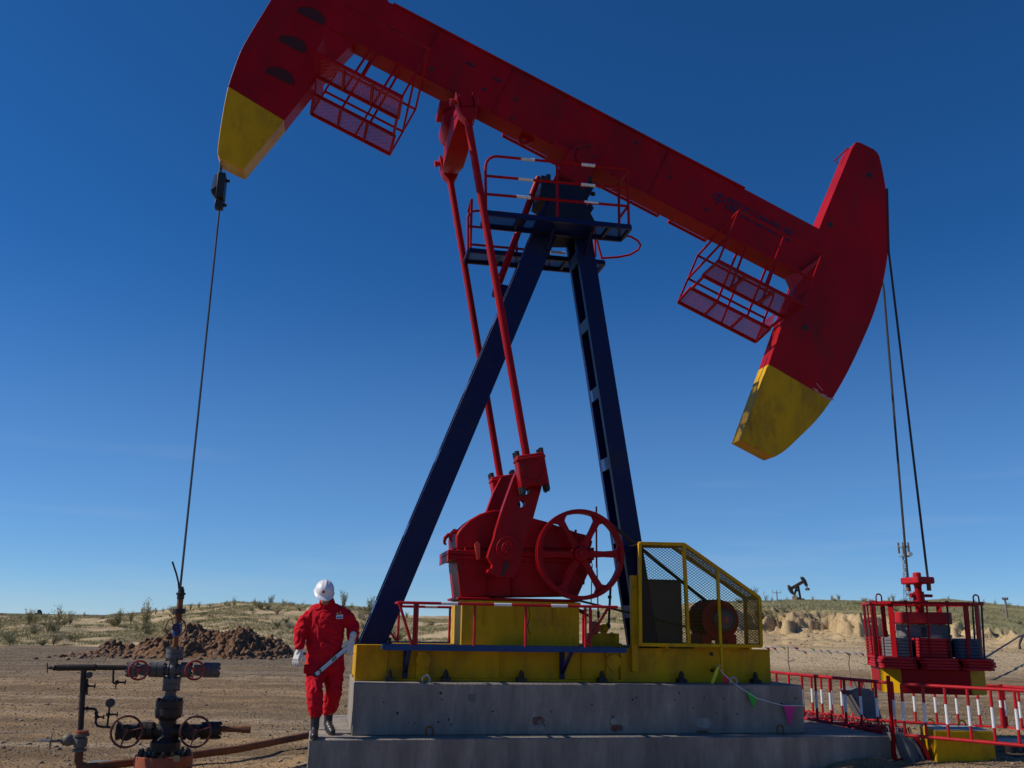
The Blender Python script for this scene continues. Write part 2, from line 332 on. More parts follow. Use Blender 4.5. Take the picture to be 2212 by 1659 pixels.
# ---- tower legs: each leg two long plates joined by battens
def leg(la, lb, ra, rb, zt):
    def lerp(a, b_, z): t = (z - a[1]) / (b_[1] - a[1]); return a[0] + (b_[0] - a[0]) * t
    z0 = ZT + .02; root = None
    P = [(lerp(la, lb, z0), z0), (lerp(ra, rb, z0), z0), (lerp(ra, rb, zt), zt), (lerp(la, lb, zt), zt)]
    b = MB(); b.prism(P, 1.0, 1.09); b.prism(P, 1.42, 1.51)
    Q = [(P[1][0] - .04, z0), (P[1][0] - .004, z0), (P[2][0] - .004, zt), (P[2][0] - .04, zt)]
    b.prism(Q, 1.09, 1.42); b.box((P[0][0] - .06, .95, z0 - .019), (P[1][0] + .06, 1.56, z0))
    root = b.make('tower_leg', BLU, pj, bev=.003)
    for zz in [z0 + .35 + i * .98 for i in range(6)]:
        if zz > zt - .5: break
        u = lerp(la, lb, zz); u2 = lerp(la, lb, zz + .16)
        b = MB(); b.prism([(u + .002, zz), (u + .03, zz), (u2 + .03, zz + .16), (u2 + .002, zz + .16)], 1.09, 1.42); b.make('batten', BLU2, root)
    for du in (-.03, P[1][0] - P[0][0] + .03):
        b = MB(); b.cyl((P[0][0] + du, .985, z0), (P[0][0] + du, .985, z0 + .06), .02, n=6); b.make('foot_bolt', BLK, root)
    return root
leg((.52, 1.48), (2.69, 7.28), (.85, 1.48), (2.99, 7.12), 7.72)
leg((3.32, 6.62), (3.68, 4.24), (3.57, 6.64), (3.94, 4.25), 7.72)
# ---- tower head
TH = mat('tower_head_paint', (.007, .009, .03), .45, spec=.25, dirt=(.03, .027, .02), dirt_amt=.5, var=.2, bump=.04)
b = MB()
b.prism([m('c2', *q, 1.0) for q in ((905, 1115), (1010, 1235), (1245, 1240), (1255, 1165), (1225, 1110), (1250, 1070), (1200, 1055), (1205, 1010), (1265, 905), (900, 880), (880, 980), (950, 1025))], .965, 1.555)
b.make('tower_head', TH, pj, bev=.004)
b = MB(); 
for (x, y) in ((905, 850), (940, 840), (1205, 860), (1222, 850)): 
    q = p3('c2', x, y + 20, 1.02); b.box((q[0] - .03, .99, q[2] - .06), (q[0] + .03, 1.08, q[2] + .04))
q = p3('c2', 1245, 972, 1.1); b.cyl((q[0] - .12, 1.1, q[2]), (q[0] + .03, 1.1, q[2]), .025, n=8); b.ball((q[0], 1.1, q[2]), .035, 10, 6)
q = p3('c2', 1220, 1062, 1.1); b.ball((q[0], 1.05, q[2]), .04, 10, 6)
b.make('adjusting_bolts', BLK, pj)
# ---- beam frame: s along the beam, t square to it
BA = R(-23.5); PB = (3.35, 8.3)
def BF(s, t, v): return (PB[0] + s * math.cos(BA) - t * math.sin(BA), v, PB[1] + s * math.sin(BA) + t * math.cos(BA))
bfr = lambda a, b_, c: BF(a, b_, c)
BV0, BV1 = 1.085, 1.38
b = MB()
b.prism([(-3.75, .06), (4.1, .06), (4.1, .905), (2.5, .92), (-3.75, .92)], BV0, BV1, fr=bfr)
b.prism([(-3.5, .905), (2.4, .905), (2.4, .935), (-3.5, .935)], BV0 - .03, BV1 + .03, fr=bfr)
b.prism([(-3.4, .045), (3.6, .045), (3.6, .059), (-3.4, .059)], BV0 - .03, BV1 + .03, fr=bfr)
for s_ in (-2.75, -1.5, 1.1):
    b.prism([(s_, .1), (s_ + .014, .1), (s_ + .014, .9), (s_, .9)], BV0 - .022, BV0 - .001, fr=bfr)
beam = b.make('walking_beam', RED, pj, bev=.004)
for s_, t_ in ((-2.1, .62), (-1.75, .35), (-1.2, .15), (-1.65, .6), (-1.28, .45), (-2.55, .25), (.6, .75), (1.3, .5), (2.0, .3)):
    b = MB()
    if s_ in (-1.65, -2.1): b.obox(BF(s_, t_, BV0 - .004), Vector(BF(.07, 0, 0)) - Vector(BF(0, 0, 0)), (0, .004, 0), Vector(BF(0, .015, 0)) - Vector(BF(0, 0, 0)))
    else: b.cyl(BF(s_, t_, BV0 - .006), BF(s_, t_, BV0 + .01), .026, n=12)
    b.make('bolt_hole', BLK, beam)
# lettering on the rear of the beam
fx, fz = Vector((math.cos(BA), 0, math.sin(BA))), Vector((-math.sin(BA), 0, math.cos(BA)))
o = Vector(BF(1.98, .47, BV0 - .008)) - Vector(ORI[beam.name][0])
M = Matrix(((fx.x, fz.x, 0, o.x), (fx.y, fz.y, -1, o.y), (fx.z, fz.z, 0, o.z), (0, 0, 0, 1)))
INK = mat('navy_lettering', (.006, .008, .05), .5, bump=0)
text_mesh('lettering', '中国石油装备', .235, INK, beam, M)
# grating strips beside the beam's lower edge
for s0, s1 in ((-1.22, -.28), (.35, 1.42), (1.62, 2.25)):
    b = MB(); P = Vector(BF(s0, .1, 1.44)); ex = Vector(BF(1, 0, 0)) - Vector(BF(0, 0, 0))
    b.grid(P, ex, (0, 1, 0), [(0, 0), (s1 - s0, 0), (s1 - s0, .13), (0, .13)], .05, .03, .006, .005)
    for vv in (1.44, 1.57): b.bar(BF(s0, .1, vv), BF(s1, .1, vv), .03, .03, fz)
    for ss in (s0, s1): b.bar(BF(ss, .1, 1.43), BF(ss, .1, 1.585), .03, .03)
    b.make('grating_strip', RED, beam)
b = MB(); q = [(-.97, .1), (-.72, .1), (-.8, -.02), (-.86, -.08), (-.93, -.09), (-.99, -.04)]
b.prism(q, 1.2, 1.24, holes=[circ(-.9, -.02, .035, 10)], fr=bfr); b.make('lifting_lug', RED, beam)
# ---- saddle bearing
b = MB(); 
for v0, v1 in ((.96, 1.08), (1.43, 1.55)):
    b.prism([(-.26, -.34), (.2, -.42), (.2, .02), (.16, .2), (.06, .3), (-.08, .3), (-.18, .2), (-.24, .0)], v0, v1, fr=bfr)
b.cyl(BF(0, .05, .93), BF(0, .05, 1.58), .13, n=24)
b.prism([(-.5, .02), (.45, .02), (.45, .09), (-.5, .09)], 1.0, 1.5, fr=bfr)
sb = b.make('saddle_bearing', RED, pj, bev=.006)
for s_, t_ in ((-.14, .12), (.13, .12), (.0, .24), (0, -.08)):
    b = MB(); bolt(b, BF(s_, t_, .96), (0, -1, 0), .018, .02); b.make('bearing_bolt', BLK, sb)
# ---- heads
def arcpts(f, pts): return [f(*q) for q in pts]
vh = 1.09; vh2 = 1.42
hl = [uz(x, y, vh) for x, y in ((470, 333), (470, 325), (472, 305), (477, 270), (484, 228), (492, 190), (503, 155), (520, 110), (545, 65), (585, 0))]
hl = spline(hl)
top = [(-.86, 10.88), (-.4, 11.35), (0, 11.6), (.28, 11.1)]
br = [BF(-3.58, .92, 0), BF(-3.7, .08, 0)]
inner = [m('c1', *q, vh) for q in ((865, 640), (600, 970), (300, 1328))]
tip = [m('c1', *q, vh) for q in ((118, 1242),)]
out = [(a[0], a[1]) for a in hl] + top + [(br[0][0], br[0][2]), (br[1][0], br[1][2])] + inner + tip
def yline(p, a, c): return (c[0] - a[0]) * (p[1] - a[1]) - (c[1] - a[1]) * (p[0] - a[0])
def split(poly, a, c):
    lo, hi = [], []
    n = len(poly)
    for i in range(n):
        p, q = poly[i], poly[(i + 1) % n]; sp, sq = yline(p, a, c), yline(q, a, c)
        sp = 0 if abs(sp) < 1e-5 else sp; sq = 0 if abs(sq) < 1e-5 else sq
        if sp >= 0: hi.append(p)
        if sp <= 0: lo.append(p)
        if sp * sq < 0:
            t = sp / (sp - sq); x = (p[0] + (q[0] - p[0]) * t, p[1] + (q[1] - p[1]) * t); lo.append(x); hi.append(x)
    return hi, lo
def head(out, cut, holes, caps=True):
    hi, lo = split(out, *cut)
    b = MB(); b.prism(hi, vh, vh2); hd = b.make('horse_head', RED, pj, bev=.004)
    b = MB(); b.prism(lo, vh, vh2); b.make('head_tip', YEL, hd, bev=.006); return hd
ya, yb = m('c1', 185, 680, vh), m('c1', 615, 940, vh)
HL = head(out, (ya, yb), [])
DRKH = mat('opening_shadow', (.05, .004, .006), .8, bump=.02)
for pts in (((715, 75), (740, 55), (800, 52), (870, 70), (915, 105), (945, 160), (935, 190), (905, 200), (860, 170), (790, 135), (725, 105)),
            ((570, 315), (585, 280), (640, 272), (710, 290), (770, 325), (800, 380), (790, 415), (755, 418), (690, 385), (620, 345), (575, 325)),
            ((472, 560), (490, 528), (550, 520), (620, 538), (680, 580), (705, 630), (695, 670), (650, 665), (590, 630), (520, 595), (478, 580))):
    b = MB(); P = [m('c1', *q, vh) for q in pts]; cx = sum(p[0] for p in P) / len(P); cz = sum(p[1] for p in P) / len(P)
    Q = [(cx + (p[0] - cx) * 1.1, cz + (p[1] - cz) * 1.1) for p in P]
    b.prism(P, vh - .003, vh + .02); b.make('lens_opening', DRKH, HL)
    # raised lip
    b = MB(); b.pipe([(p[0], vh - .004, p[1]) for p in P + P[:1]], .006, 6, caps=False); b.make('opening_lip', RED, HL)
hr = [m('c3', *q, vh) for q in ((1030, 66), (1050, 68), (1115, 100), (1132, 115), (1143, 135), (1158, 200), (1174, 290), (1185, 380), (1189, 470), (1187, 560), (1177, 650), (1160, 740), (1135, 830), (1100, 930), (1050, 1045), (990, 1170), (912, 1305), (840, 1400), (760, 1480), (690, 1545), (640, 1575), (612, 1562), (480, 1492), (612, 1130), (690, 905), (875, 425), (1010, 100))]
hr_ = hr[:4] + spline(hr[4:21], 3) + hr[21:]
HR = head(hr_[::-1], (m('c3', 612, 1130, vh), m('c3', 912, 1305, vh)), [])
for x, y in ((1093, 225), (907, 463), (787, 956)):
    b = MB(); q = p3('c3', x, y, vh); b.cyl((q[0], vh - .004, q[2]), (q[0], vh + .01, q[2]), .045, n=16); b.make('access_hole', BLK, HR)
b = MB(); pts = [m('c3', *q, vh) for q in ((480, 1492), (612, 1562), (600, 1590), (570, 1592), (440, 1525), (436, 1500))]
q0, q1 = p3('c3', 835, 1225, vh), p3('c3', 905, 1300, vh)
SCR = mat('scratched_primer', (.5, .3, .3), .7, bump=.1)
rnd = random.Random(3)
b = MB()
for i in range(9):
    x = 825 + i * 9; y = 1252 + i * 5.4 + rnd.uniform(-8, 4); a_ = p3('c3', x, y, vh - .003); c_ = p3('c3', x + rnd.uniform(10, 30), y + rnd.uniform(4, 16), vh - .003)
    b.bar(a_, c_, .004, rnd.uniform(.006, .02), (0, 0, 1))
b.bar(p3('c3', 840, 1222, vh - .003), p3('c3', 872, 1258, vh - .003), .004, .008); b.make('scrape_mark', SCR, HR)
b = MB(); b.pipe([p3('c3', 1003, 100, 1.3), p3('c3', 990, 97, 1.3), p3('c3', 928, 155, 1.3), p3('c3', 945, 168, 1.3)], .011, 6); b.make('grab_rail', RED, HR)
b = MB(); q = m('c3', 700, 760, 1.0)
b.prism([m('c3', *p_, 1.06) for p_ in ((690, 715), (760, 690), (870, 610), (850, 640), (770, 720), (720, 780))], 1.0, 1.084); b.make('hinge_bracket', RED2, HR)
# joint plates
# ---- work cages under the beam ends
def cage(s0, s1, flip, pre):
    root = None; A = [(.45, -.75), (1.0, -.76)]; C = [(1.43, -.80), (1.85, -.89)]
    b = MB()
    def ln(s, v, t): return BF(s, t, v)
    th = .035
    for (va, ta), (vb, tb) in (A, C):
        for (v_, t_) in ((va, ta), (vb, tb)): b.bar(ln(s0, v_, t_), ln(s1, v_, t_), th, th * 1.3, fz)
        for i in range(4): s = s0 + (s1 - s0) * i / 3; b.bar(ln(s, va, ta), ln(s, vb, tb), th, th, fz)
    for s in (s0 + .02, s1 - .02): b.bar(ln(s, 1.0, -.76), ln(s, 1.43, -.80), th, th, fz)
    root = b.make('work_cage', RED, pj)
    for (va, ta), (vb, tb) in (A, C):
        b = MB(); o_ = Vector(ln(s0, va, ta)); ey = Vector(ln(s0, vb, tb)) - o_
        b.grid(o_, fx, ey, [(0, 0), (s1 - s0, 0), (s1 - s0, ey.length), (0, ey.length)], .045, .03, .0075, .004); b.make('mesh_floor', RED, root)
    b = MB(); far = s1 if not flip else s0; h = .86; tn = .12
    for v_, t_, hh in ((.45, -.75, .87), (1.85, -.89, .87)):
        for i in (0, .55, 1):
            s = s0 + (s1 - s0) * i
            b.bar(ln(s, v_, t_), ln(s, v_, t_ + hh), .026, .026, fx)
        for q_ in (1.0, .5): b.bar(ln(s0, v_, t_ + hh * q_), ln(s1, v_, t_ + hh * q_), .028, .028, fz)
    for q_ in (1.0, .5): b.bar(ln(far, .45, -.75 + .87 * q_), ln(far, 1.85, -.89 + .87 * q_), .028, .028, fz)
    for s in (s0 + .45, s1 - .4):
        b.bar(ln(s, 1.0, -.76), ln(s, 1.08, .1), .03, .03, fx); b.bar(ln(s, 1.43, -.8), ln(s, 1.42, .1), .03, .03, fx)
    b.make('cage_rail', RED, root)
    # end mesh toward the head
    nr = s0 if not flip else s1
    b = MB(); 
    for (va, ta), (vb, tb) in (A, C):
        o_ = Vector(ln(nr, va, ta)); ey = fz; b.grid(o_, (0, 1, 0), ey, [(0, 0), (vb - va, 0), (vb - va, .3), (0, .3)], .045, .03, .006, .004)
    b.make('end_mesh', RED, root)
    return root
cage(-3.9, -2.6, False, 'l'); cage(2.3, 3.66, True, 'r')
# ---- equaliser and pitmans
b = MB(); eu, ez = 1.53, 8.55
c0 = (eu, .42, ez + .02); 
b.lathe([(.02, 0), (.2, .0), (.22, .04), (.22, .5), (.2, .54), (.02, .54)], (eu - .02, .98, ez + .17), (0, 1, 0), 26)
b.obox((eu - .01, 1.25, ez + .42), (.28, 0, 0), (0, .22, 0), (0, 0, .05))
b.prism([(eu - .14, ez - .02), (eu + .12, ez - .02), (eu + .12, ez + .36), (eu - .14, ez + .36)], 1.02, 1.5)
eq = b.make('equaliser_bearing', RED, pj, bev=.01)
b = MB()
def sect(v, hw, z0, z1): return [(eu - hw, v, z0), (eu + hw, v, z0), (eu + hw, v, z1), (eu - hw, v, z1)]
S_ = [sect(.36, .07, ez - .1, ez + .1), sect(.7, .12, ez - .22, ez + .12), sect(1.0, .15, ez - .3, ez + .12), sect(1.5, .15, ez - .3, ez + .12), sect(1.85, .12, ez - .22, ez + .12), sect(2.16, .07, ez - .1, ez + .1)]
vs = [p for s_ in S_ for p in s_]; fs = [(0, 1, 2, 3), (20, 21, 22, 23)] + [(i * 4 + j, i * 4 + (j + 1) % 4, i * 4 + 4 + (j + 1) % 4, i * 4 + 4 + j) for i in range(5) for j in range(4)]
b.add(vs, fs); b.make('equaliser_beam', RED, pj, bev=.008)
CRK = {}
for near, v in ((True, .35), (False, 2.15)):
    t_, bt_ = (1.56, 8.38), (2.44, 3.80)
    d = Vector((bt_[0] - t_[0], 0, bt_[1] - t_[1])).normalized(); x = Vector((-d.z, 0, d.x)); x = -x if x.x < 0 else x
    b = MB(); b.cyl((t_[0], v, t_[1]), (bt_[0], v, bt_[1] - .02), .051, n=18)
    pt = b.make('pitman_arm', RED, pj)
    b = MB(); c = Vector((t_[0], v, t_[1]))
    def W(a_, h_, dv=0): return c + x * a_ - d * h_ + Vector((0, dv, 0))
    def wf(a_, b__, c__): q = c + x * a_ - d * b__; return (q.x, c__, q.z)
    b.prism([(-.03, -.06), (.06, -.06), (.13, .04), (.15, .12), (.15, .34), (.115, .36), (.115, .13), (-.085, .13), (-.085, .34), (-.12, .36), (-.12, .12), (-.1, .04)], v - .09, v + .09, fr=wf)
    b.make('pitman_fork', RED, pt, bev=.006)
    b = MB(); b.cyl(W(-.17, .26), W(.2, .26), .035, n=12); b.cyl(W(-.2, .26), W(-.16, .26), .05, n=6); b.make('fork_pin', RED2, pt)
    b = MB(); b.obox(W(.015, .25), x * .085, (0, .07, 0), -d * .1); b.make('fork_block', RED, pt)
    # wrist pin block: a thick squarish casting with four long bolts
    c = Vector((2.49, v if near else v, 3.60)) 
    b = MB(); vo = -.05 if near else -.06
    b.prism([(-.17, -.2), (.19, -.2), (.19, .2), (-.17, .2)], v - .12, v + .1, fr=wf)
    b.prism([(-.18, .12), (.2, .12), (.2, .17), (-.18, .17)], v - .13, v + .11, fr=wf)
    wb = b.make('wrist_block', RED, pt, bev=.02)
    b = MB(); b.torus(wf(0, 0, v - .122), (0, 1, 0), .13, .006, 30, 6); b.make('bearing_ring', RED, wb)
    for a_ in (-.145, .165):
        for dv in (-.07, .06):
            b = MB(); b.cyl(wf(a_, .18, v + dv), wf(a_, .26, v + dv), .031, n=8); b.make('wrist_bolt', BLK, wb)
            b = MB(); b.cyl(wf(a_, -.18, v + dv), wf(a_, -.27, v + dv), .031, n=8); b.cyl(wf(a_, -.25, v + dv), wf(a_, -.29, v + dv), .02, n=8); b.make('wrist_bolt', BLK, wb)
# ---- cranks
cp = [m('c4', *q, .5) for q in ((740, 390), (665, 600), (612, 770), (600, 830), (570, 910), (555, 965), (590, 1020), (583, 1045), (560, 1050), (555, 1075), (575, 1085), (640, 1112), (740, 1112), (790, 1010), (815, 870), (835, 800), (880, 690), (945, 450), (935, 330), (880, 260), (800, 270))]
h1 = circ(*m('c4', 795, 580, .5), .048, 16); h2 = circ(*m('c4', 832, 492, .5), .04, 16)
for v0, v1 in ((.47, .62), (1.89, 2.04)):
    b = MB(); b.prism(cp, v0, v1, holes=[h1, h2]); ck = b.make('crank_arm', RED, pj, bev=.008)
    hu = m('c4', 700, 905, .5)
    b = MB(); b.cyl((hu[0], v0 - .03, hu[1]), (hu[0], v0, hu[1]), .15, n=28); b.cyl((hu[0], v0 - .05, hu[1]), (hu[0], v0 - .03, hu[1]), .09, n=24)
    for i in range(6): a = i * math.pi / 3; bolt(b, (hu[0] + .055 * math.cos(a), v0 - .05, hu[1] + .055 * math.sin(a)), (0, -1, 0), .012, .014)
    b.make('crank_hub', RED, ck, bev=.004)
    b = MB(); r0 = m('c4', 640, 1000, .47); b.prism([m('c4', *q, v0) for q in ((655, 1100), (680, 1000), (700, 985), (695, 1040), (668, 1108))], v0 - .012, v0 + .01); b.make('crank_slot', BLK, ck)
# ---- gearbox
b = MB(); vg0, vg1 = .86, 1.66
body = [m('c4', *q, vg0) for q in ((362, 1252), (335, 1010), (335, 905))]; bodyr = [m('c4', *q, vg0) for q in ((1300, 905), (1282, 1075), (1208, 1240))]
b.prism(body + bodyr, vg0, vg1)
for x in (560, 735): a_ = m('c4', x, 1080, vg0); e_ = m('c4', x, 1250, vg0); b.box((a_[0] - .008, vg0 - .05, e_[1]), (a_[0] + .008, vg0, a_[1]))
gb = b.make('gearbox_housing', RED, pj, bev=.02)
b = MB(); dome = [m('c4', *q, vg0) for q in ((335, 905), (330, 812), (345, 780), (375, 745), (430, 692), (500, 652), (560, 632), (610, 623), (660, 622), (740, 632), (880, 682), (980, 708), (1060, 738), (1130, 760), (1210, 790), (1255, 800), (1290, 840), (1300, 905))]
b.prism(dome, vg0, vg1); b.make('gearbox_cover', RED, gb, bev=.02)
b = MB(); a_ = m('c4', 272, 910, vg0 - .04); c_ = m('c4', 1320, 970, vg0 - .04)
b.box((a_[0], vg0 - .05, a_[1] - .15), (a_[0] + .015, vg1 + .04, a_[1] - .06))
b.box((a_[0], vg0 - .05, a_[1] - .055), (c_[0], vg1 + .05, a_[1] + .0)); b.box((a_[0] + .02, vg0 - .04, a_[1] - .115), (c_[0] - .02, vg1 + .04, a_[1] - .06))
b.make('split_flange', RED, gb, bev=.006)
for i in range(12):
    u = a_[0] + .06 + i * (c_[0] - a_[0] - .12) / 11; bb = MB(); bb.cyl((u, vg0 - .02, a_[1] - .13), (u, vg0 - .02, a_[1] + .035), .014, n=6); bb.make('flange_bolt', RED2, gb)
b = MB()
for px in (975, 1190, 640):
    q = p3('c4', px, 800, vg0 - .02); b.box((q[0] - .012, vg0 - .03, q[2] - .06), (q[0] + .012, vg0, q[2] + .06)); b.box((q[0] - .04, vg0 - .04, q[2] - .09), (q[0] + .04, vg0, q[2] - .065))
b.make('cover_ribs', RED, gb)
b = MB(); q = p3('c4', 300, 840, 1.3)
for vv in (.95, 1.55):
    b.pipe([(1.70, vv, 2.86), (1.64, vv, 2.88), (1.6, vv, 2.84), (1.59, vv, 2.78), (1.615, vv, 2.75)], [.035, .032, .026, .02, .015], 8)
    b.pipe([(3.32, vv, 2.86), (3.39, vv, 2.86), (3.44, vv, 2.8), (3.43, vv, 2.74)], [.035, .03, .024, .016], 8)
b.make('lifting_hook', RED, gb)
b = MB(); q = p3('c4', 480, 925, .82); b.prism([m('c4', *p_, .8) for p_ in ((462, 872), (482, 852), (500, 868), (500, 975), (478, 985))], .77, .86); b.make('oil_gauge', mat('orange_red', (.6, .05, .02), .4, bump=0), gb)
b = MB(); q = m('c4', 1285, 905, .8); b.box((q[0], .8, q[1] - .14), (q[0] + .07, .95, q[1] + .02)); b.make('side_lug', RED, gb, bev=.008)
b = MB(); a_ = m('c4', 350, 1250, .8); c_ = m('c4', 1215, 1288, .8); b.box((a_[0] - .02, .76, c_[1] - .0), (c_[0], 1.76, a_[1])); b.make('gearbox_foot', RED, gb, bev=.01)
# ---- pedestal
b = MB(); a_ = m('d1', 637, 155, .78); c_ = m('d1', 1600, 300, .78); zt_ = ORI and a_[1]
zped = m('c4', 1215, 1290, .8)[1]
b.box((a_[0], .78, ZT + .002), (c_[0], 1.74, zped - .004)); b.box((a_[0] - .015, .765, zped - .03), (c_[0] + .015, 1.755, zped - .002))
for px in (820, 1080, 1385): u = m('d1', px, 200, .77)[0]; b.box((u - .006, .755, zped - .3), (u + .006, .78, zped - .03))
b.make('gearbox_pedestal', YEL, pj, bev=.004)
b = MB(); b.pipe([p3('d1', 1180, 165, .7), p3('d1', 1195, 250, .7), p3('d1', 1175, 340, .7), p3('d1', 1196, 415, .7), p3('d1', 1186, 380, .7)], .006, 5); b.make('hanging_wire', BLK, pj)
# ---- big sheave
wc = (3.215, 2.615); b = MB(); v = .66
b.lathe([(.515, -.065), (.567, -.065), (.567, -.045), (.55, -.035), (.55, .045), (.567, .05), (.567, .07), (.515, .07)], (wc[0], v, wc[1]), (0, 1, 0), 56)
b.f = b.f[:-2]; b.m = b.m[:-2]; k = 56; b.f += [(j, (j + 1) % k, 7 * k + (j + 1) % k, 7 * k + j) for j in range(k)]; b.m += [0] * k
wr = b.make('drive_sheave', RED, pj, smooth=30)
b = MB(); b.lathe([(.02, -.1), (.085, -.1), (.1, -.07), (.11, .07), (.02, .07)], (wc[0], v, wc[1]), (0, 1, 0), 28); b.lathe([(.01, -.12), (.05, -.12), (.05, -.09), (.01, -.09)], (wc[0], v, wc[1]), (0, 1, 0), 20); b.make('sheave_hub', RED, wr, bev=.004)
for i in range(6):
    a = R(2) + i * math.pi / 3; ca, sa = math.cos(a), math.sin(a)
    f_ = lambda p_, q_, r_: (wc[0] + ca * p_ - sa * q_, r_, wc[1] + sa * p_ + ca * q_)
    b = MB(); b.prism([(.08, -.05), (.3, -.036), (.46, -.045), (.49, -.08), (.52, -.14), (.53, 0), (.52, .14), (.49, .08), (.46, .045), (.3, .036), (.08, .05)], v - .03, v + .03, fr=f_); b.make('spoke', RED, wr, bev=.008)
# ---- belts
b = MB(); pc = (4.98, 1.86); rp = .17
up0 = (wc[0] + .56 * math.cos(R(62)), wc[1] + .56 * math.sin(R(62))); 
def belt(r0, r1, c0, c1, side):
    dx, dz = c1[0] - c0[0], c1[1] - c0[1]; L_ = math.hypot(dx, dz); th = math.atan2(dz, dx); al = math.acos((r0 - r1) / L_)
    a = th + side * al; return (c0[0] + r0 * math.cos(a), c0[1] + r0 * math.sin(a)), (c1[0] + r1 * math.cos(a), c1[1] + r1 * math.sin(a)), a
for dv in (-.035, 0, .035):
    for sd_ in (1, -1):
        A_, B_, a = belt(.563, rp, wc, pc, sd_); b.bar((A_[0], v + dv, A_[1]), (B_[0], .86 + dv, B_[1]), .022, .02)
b.make('drive_belt', RUB, pj)
# ---- motor
b = MB(); mc0 = Vector((5.06, 1.15, 1.845)); v0m = Vector((5.16, .6, 1.85))
b.lathe([(.03, 0), (.18, .0), (.2, .03), (.2, .52), (.16, .56), (.09, .6), (.09, .62)], (5.08, 1.18, 1.84), (0, -1, 0), 36)
for i in range(32):
    a = 2 * math.pi * i / 32; ca, sa = math.cos(a), math.sin(a); c = Vector((5.08 + .23 * ca, .9, 1.84 + .23 * sa)); b.obox(c, (ca * .03, 0, sa * .03), (0, .2, 0), (-sa * .006, 0, ca * .006))
b.lathe([(.2, 0), (.262, 0), (.262, .03), (.2, .03)], (5.08, 1.13, 1.84), (0, -1, 0), 40); b.lathe([(.2, 0), (.25, 0), (.25, .025), (.2, .025)], (5.08, .68, 1.84), (0, -1, 0), 40)
for dx in (-.17, .17): b.box((5.08 + dx - .06, .7, ZT + .03), (5.08 + dx + .06, 1.12, 1.66))
mo = b.make('drive_motor', RED2, pj, bev=.003)
b = MB(); b.lathe([(.02, 0), (.14, 0), (.145, .02), (.145, .07), (.1, .1), (.03, .1)], (5.08, .6, 1.84), (0, -1, 0), 30); b.make('fan_cover', GRY, mo)
b = MB(); b.torus((5.08, .495, 1.84), (0, 1, 0), .035, .01, 20, 6); b.cyl((5.08, .5, 1.84), (5.08, .48, 1.84), .02, n=10); b.make('shaft_cap', ORG, mo)
b = MB(); b.lathe([(.03, 0), (.17, 0), (.155, .03), (.155, .1), (.17, .13), (.03, .13)], (pc[0], .8, pc[1]), (0, 1, 0), 32); b.make('motor_pulley', BLK, mo)
b = MB(); b.box((4.78, .66, ZT + .001), (5.45, 1.2, ZT + .03)); b.box((4.72, .66, ZT + .001), (4.77, 1.2, ZT + .07)); b.make('motor_rail', YEL, mo)
# ---- belt guard
gn, gf_ = .5, .92
G = [(3.94, 1.525), (3.955, 2.765), (4.55, 2.772), (5.555, 2.125), (5.545, 1.525)]
b = MB(); tb = .05
for vv in (gn, gf_):
    Gq = G if vv == gn else [(4.09, 1.525), (4.09, 2.765)] + G[2:]
    for i in range(5): a_, c_ = Gq[i], Gq[(i + 1) % 5]; b.bar((a_[0], vv, a_[1]), (c_[0], vv, c_[1]), tb * .8, tb, (0, 1, 0))
    if vv == gn: b.bar((4.545, vv, 2.76), (4.575, vv, 1.53), tb * .8, tb, (0, 1, 0)); b.bar((4.995, vv, 2.47), (5.0, vv, 1.53), tb * .7, tb * .8, (0, 1, 0))
for i_, p_ in enumerate(G): b.bar((p_[0], gn, p_[1]), (p_[0] + (.15 if i_ < 2 else 0), gf_, p_[1]), tb * .8, tb * .8)
b.bar((5.0, gn - .01, 1.53), (5.0, gn - .01, 1.2), .03, .05, (0, 1, 0)); b.bar((5.0, gn, 1.24), (5.0, .7, 1.24), .04, .04)
b.bar((4.3, gn, 1.5), (4.3, .8, 1.49), .04, .03); b.bar((5.4, gn, 1.5), (5.4, .8, 1.49), .04, .03)
gd = b.make('belt_guard', YEL, pj, bev=.003)
b = MB(); b.grid((0, gn, 0), (1, 0, 0), (0, 0, 1), G, .05, .035, .0055, .003); b.make('guard_mesh', YMESH, gd)
b = MB(); L_ = math.hypot(G[3][0] - G[2][0], G[3][1] - G[2][1]); b.grid((G[2][0], gn, G[2][1]), (G[3][0] - G[2][0], 0, G[3][1] - G[2][1]), (0, 1, 0), [(0, 0), (L_, 0), (L_, gf_ - gn), (0, gf_ - gn)], .052, .036, .007, .004); b.make('guard_mesh', YEL, gd)
b = MB(); b.grid((G[3][0], gn, G[4][1]), (0, 1, 0), (0, 0, 1), [(0, 0), (gf_ - gn, 0), (gf_ - gn, .58), (0, .58)], .036, .05, .007, .004); b.make('guard_mesh', YEL, gd)
b = MB(); b.grid((G[1][0], gn, G[1][1]), (1, 0, 0), (0, 1, 0), [(0, 0), (.59, 0), (.59, gf_ - gn), (0, gf_ - gn)], .052, .036, .007, .004); b.make('guard_mesh', YEL, gd)
b = MB(); b.box((3.87, .6, 1.2), (3.95, .68, 2.37)); 
for zz in (2.2, 1.62): b.cyl((3.91, .6, zz), (3.91, .57, zz), .022, n=8)
b.make('guard_post', YEL, pj, bev=.004)
b = MB(); b.box((4.2, 1.06, ZT + .03), (4.72, 1.5, 2.33)); b.box((4.18, 1.04, 2.33), (4.74, 1.52, 2.35)); cb = b.make('control_cabinet', CAB, pj, bev=.006)
b = MB(); b.box((4.24, 1.052, ZT + .1), (4.68, 1.06, 2.28)); b.box((4.63, 1.04, 1.95), (4.65, 1.052, 2.05)); b.make('cabinet_door', CAB, cb, bev=.002)
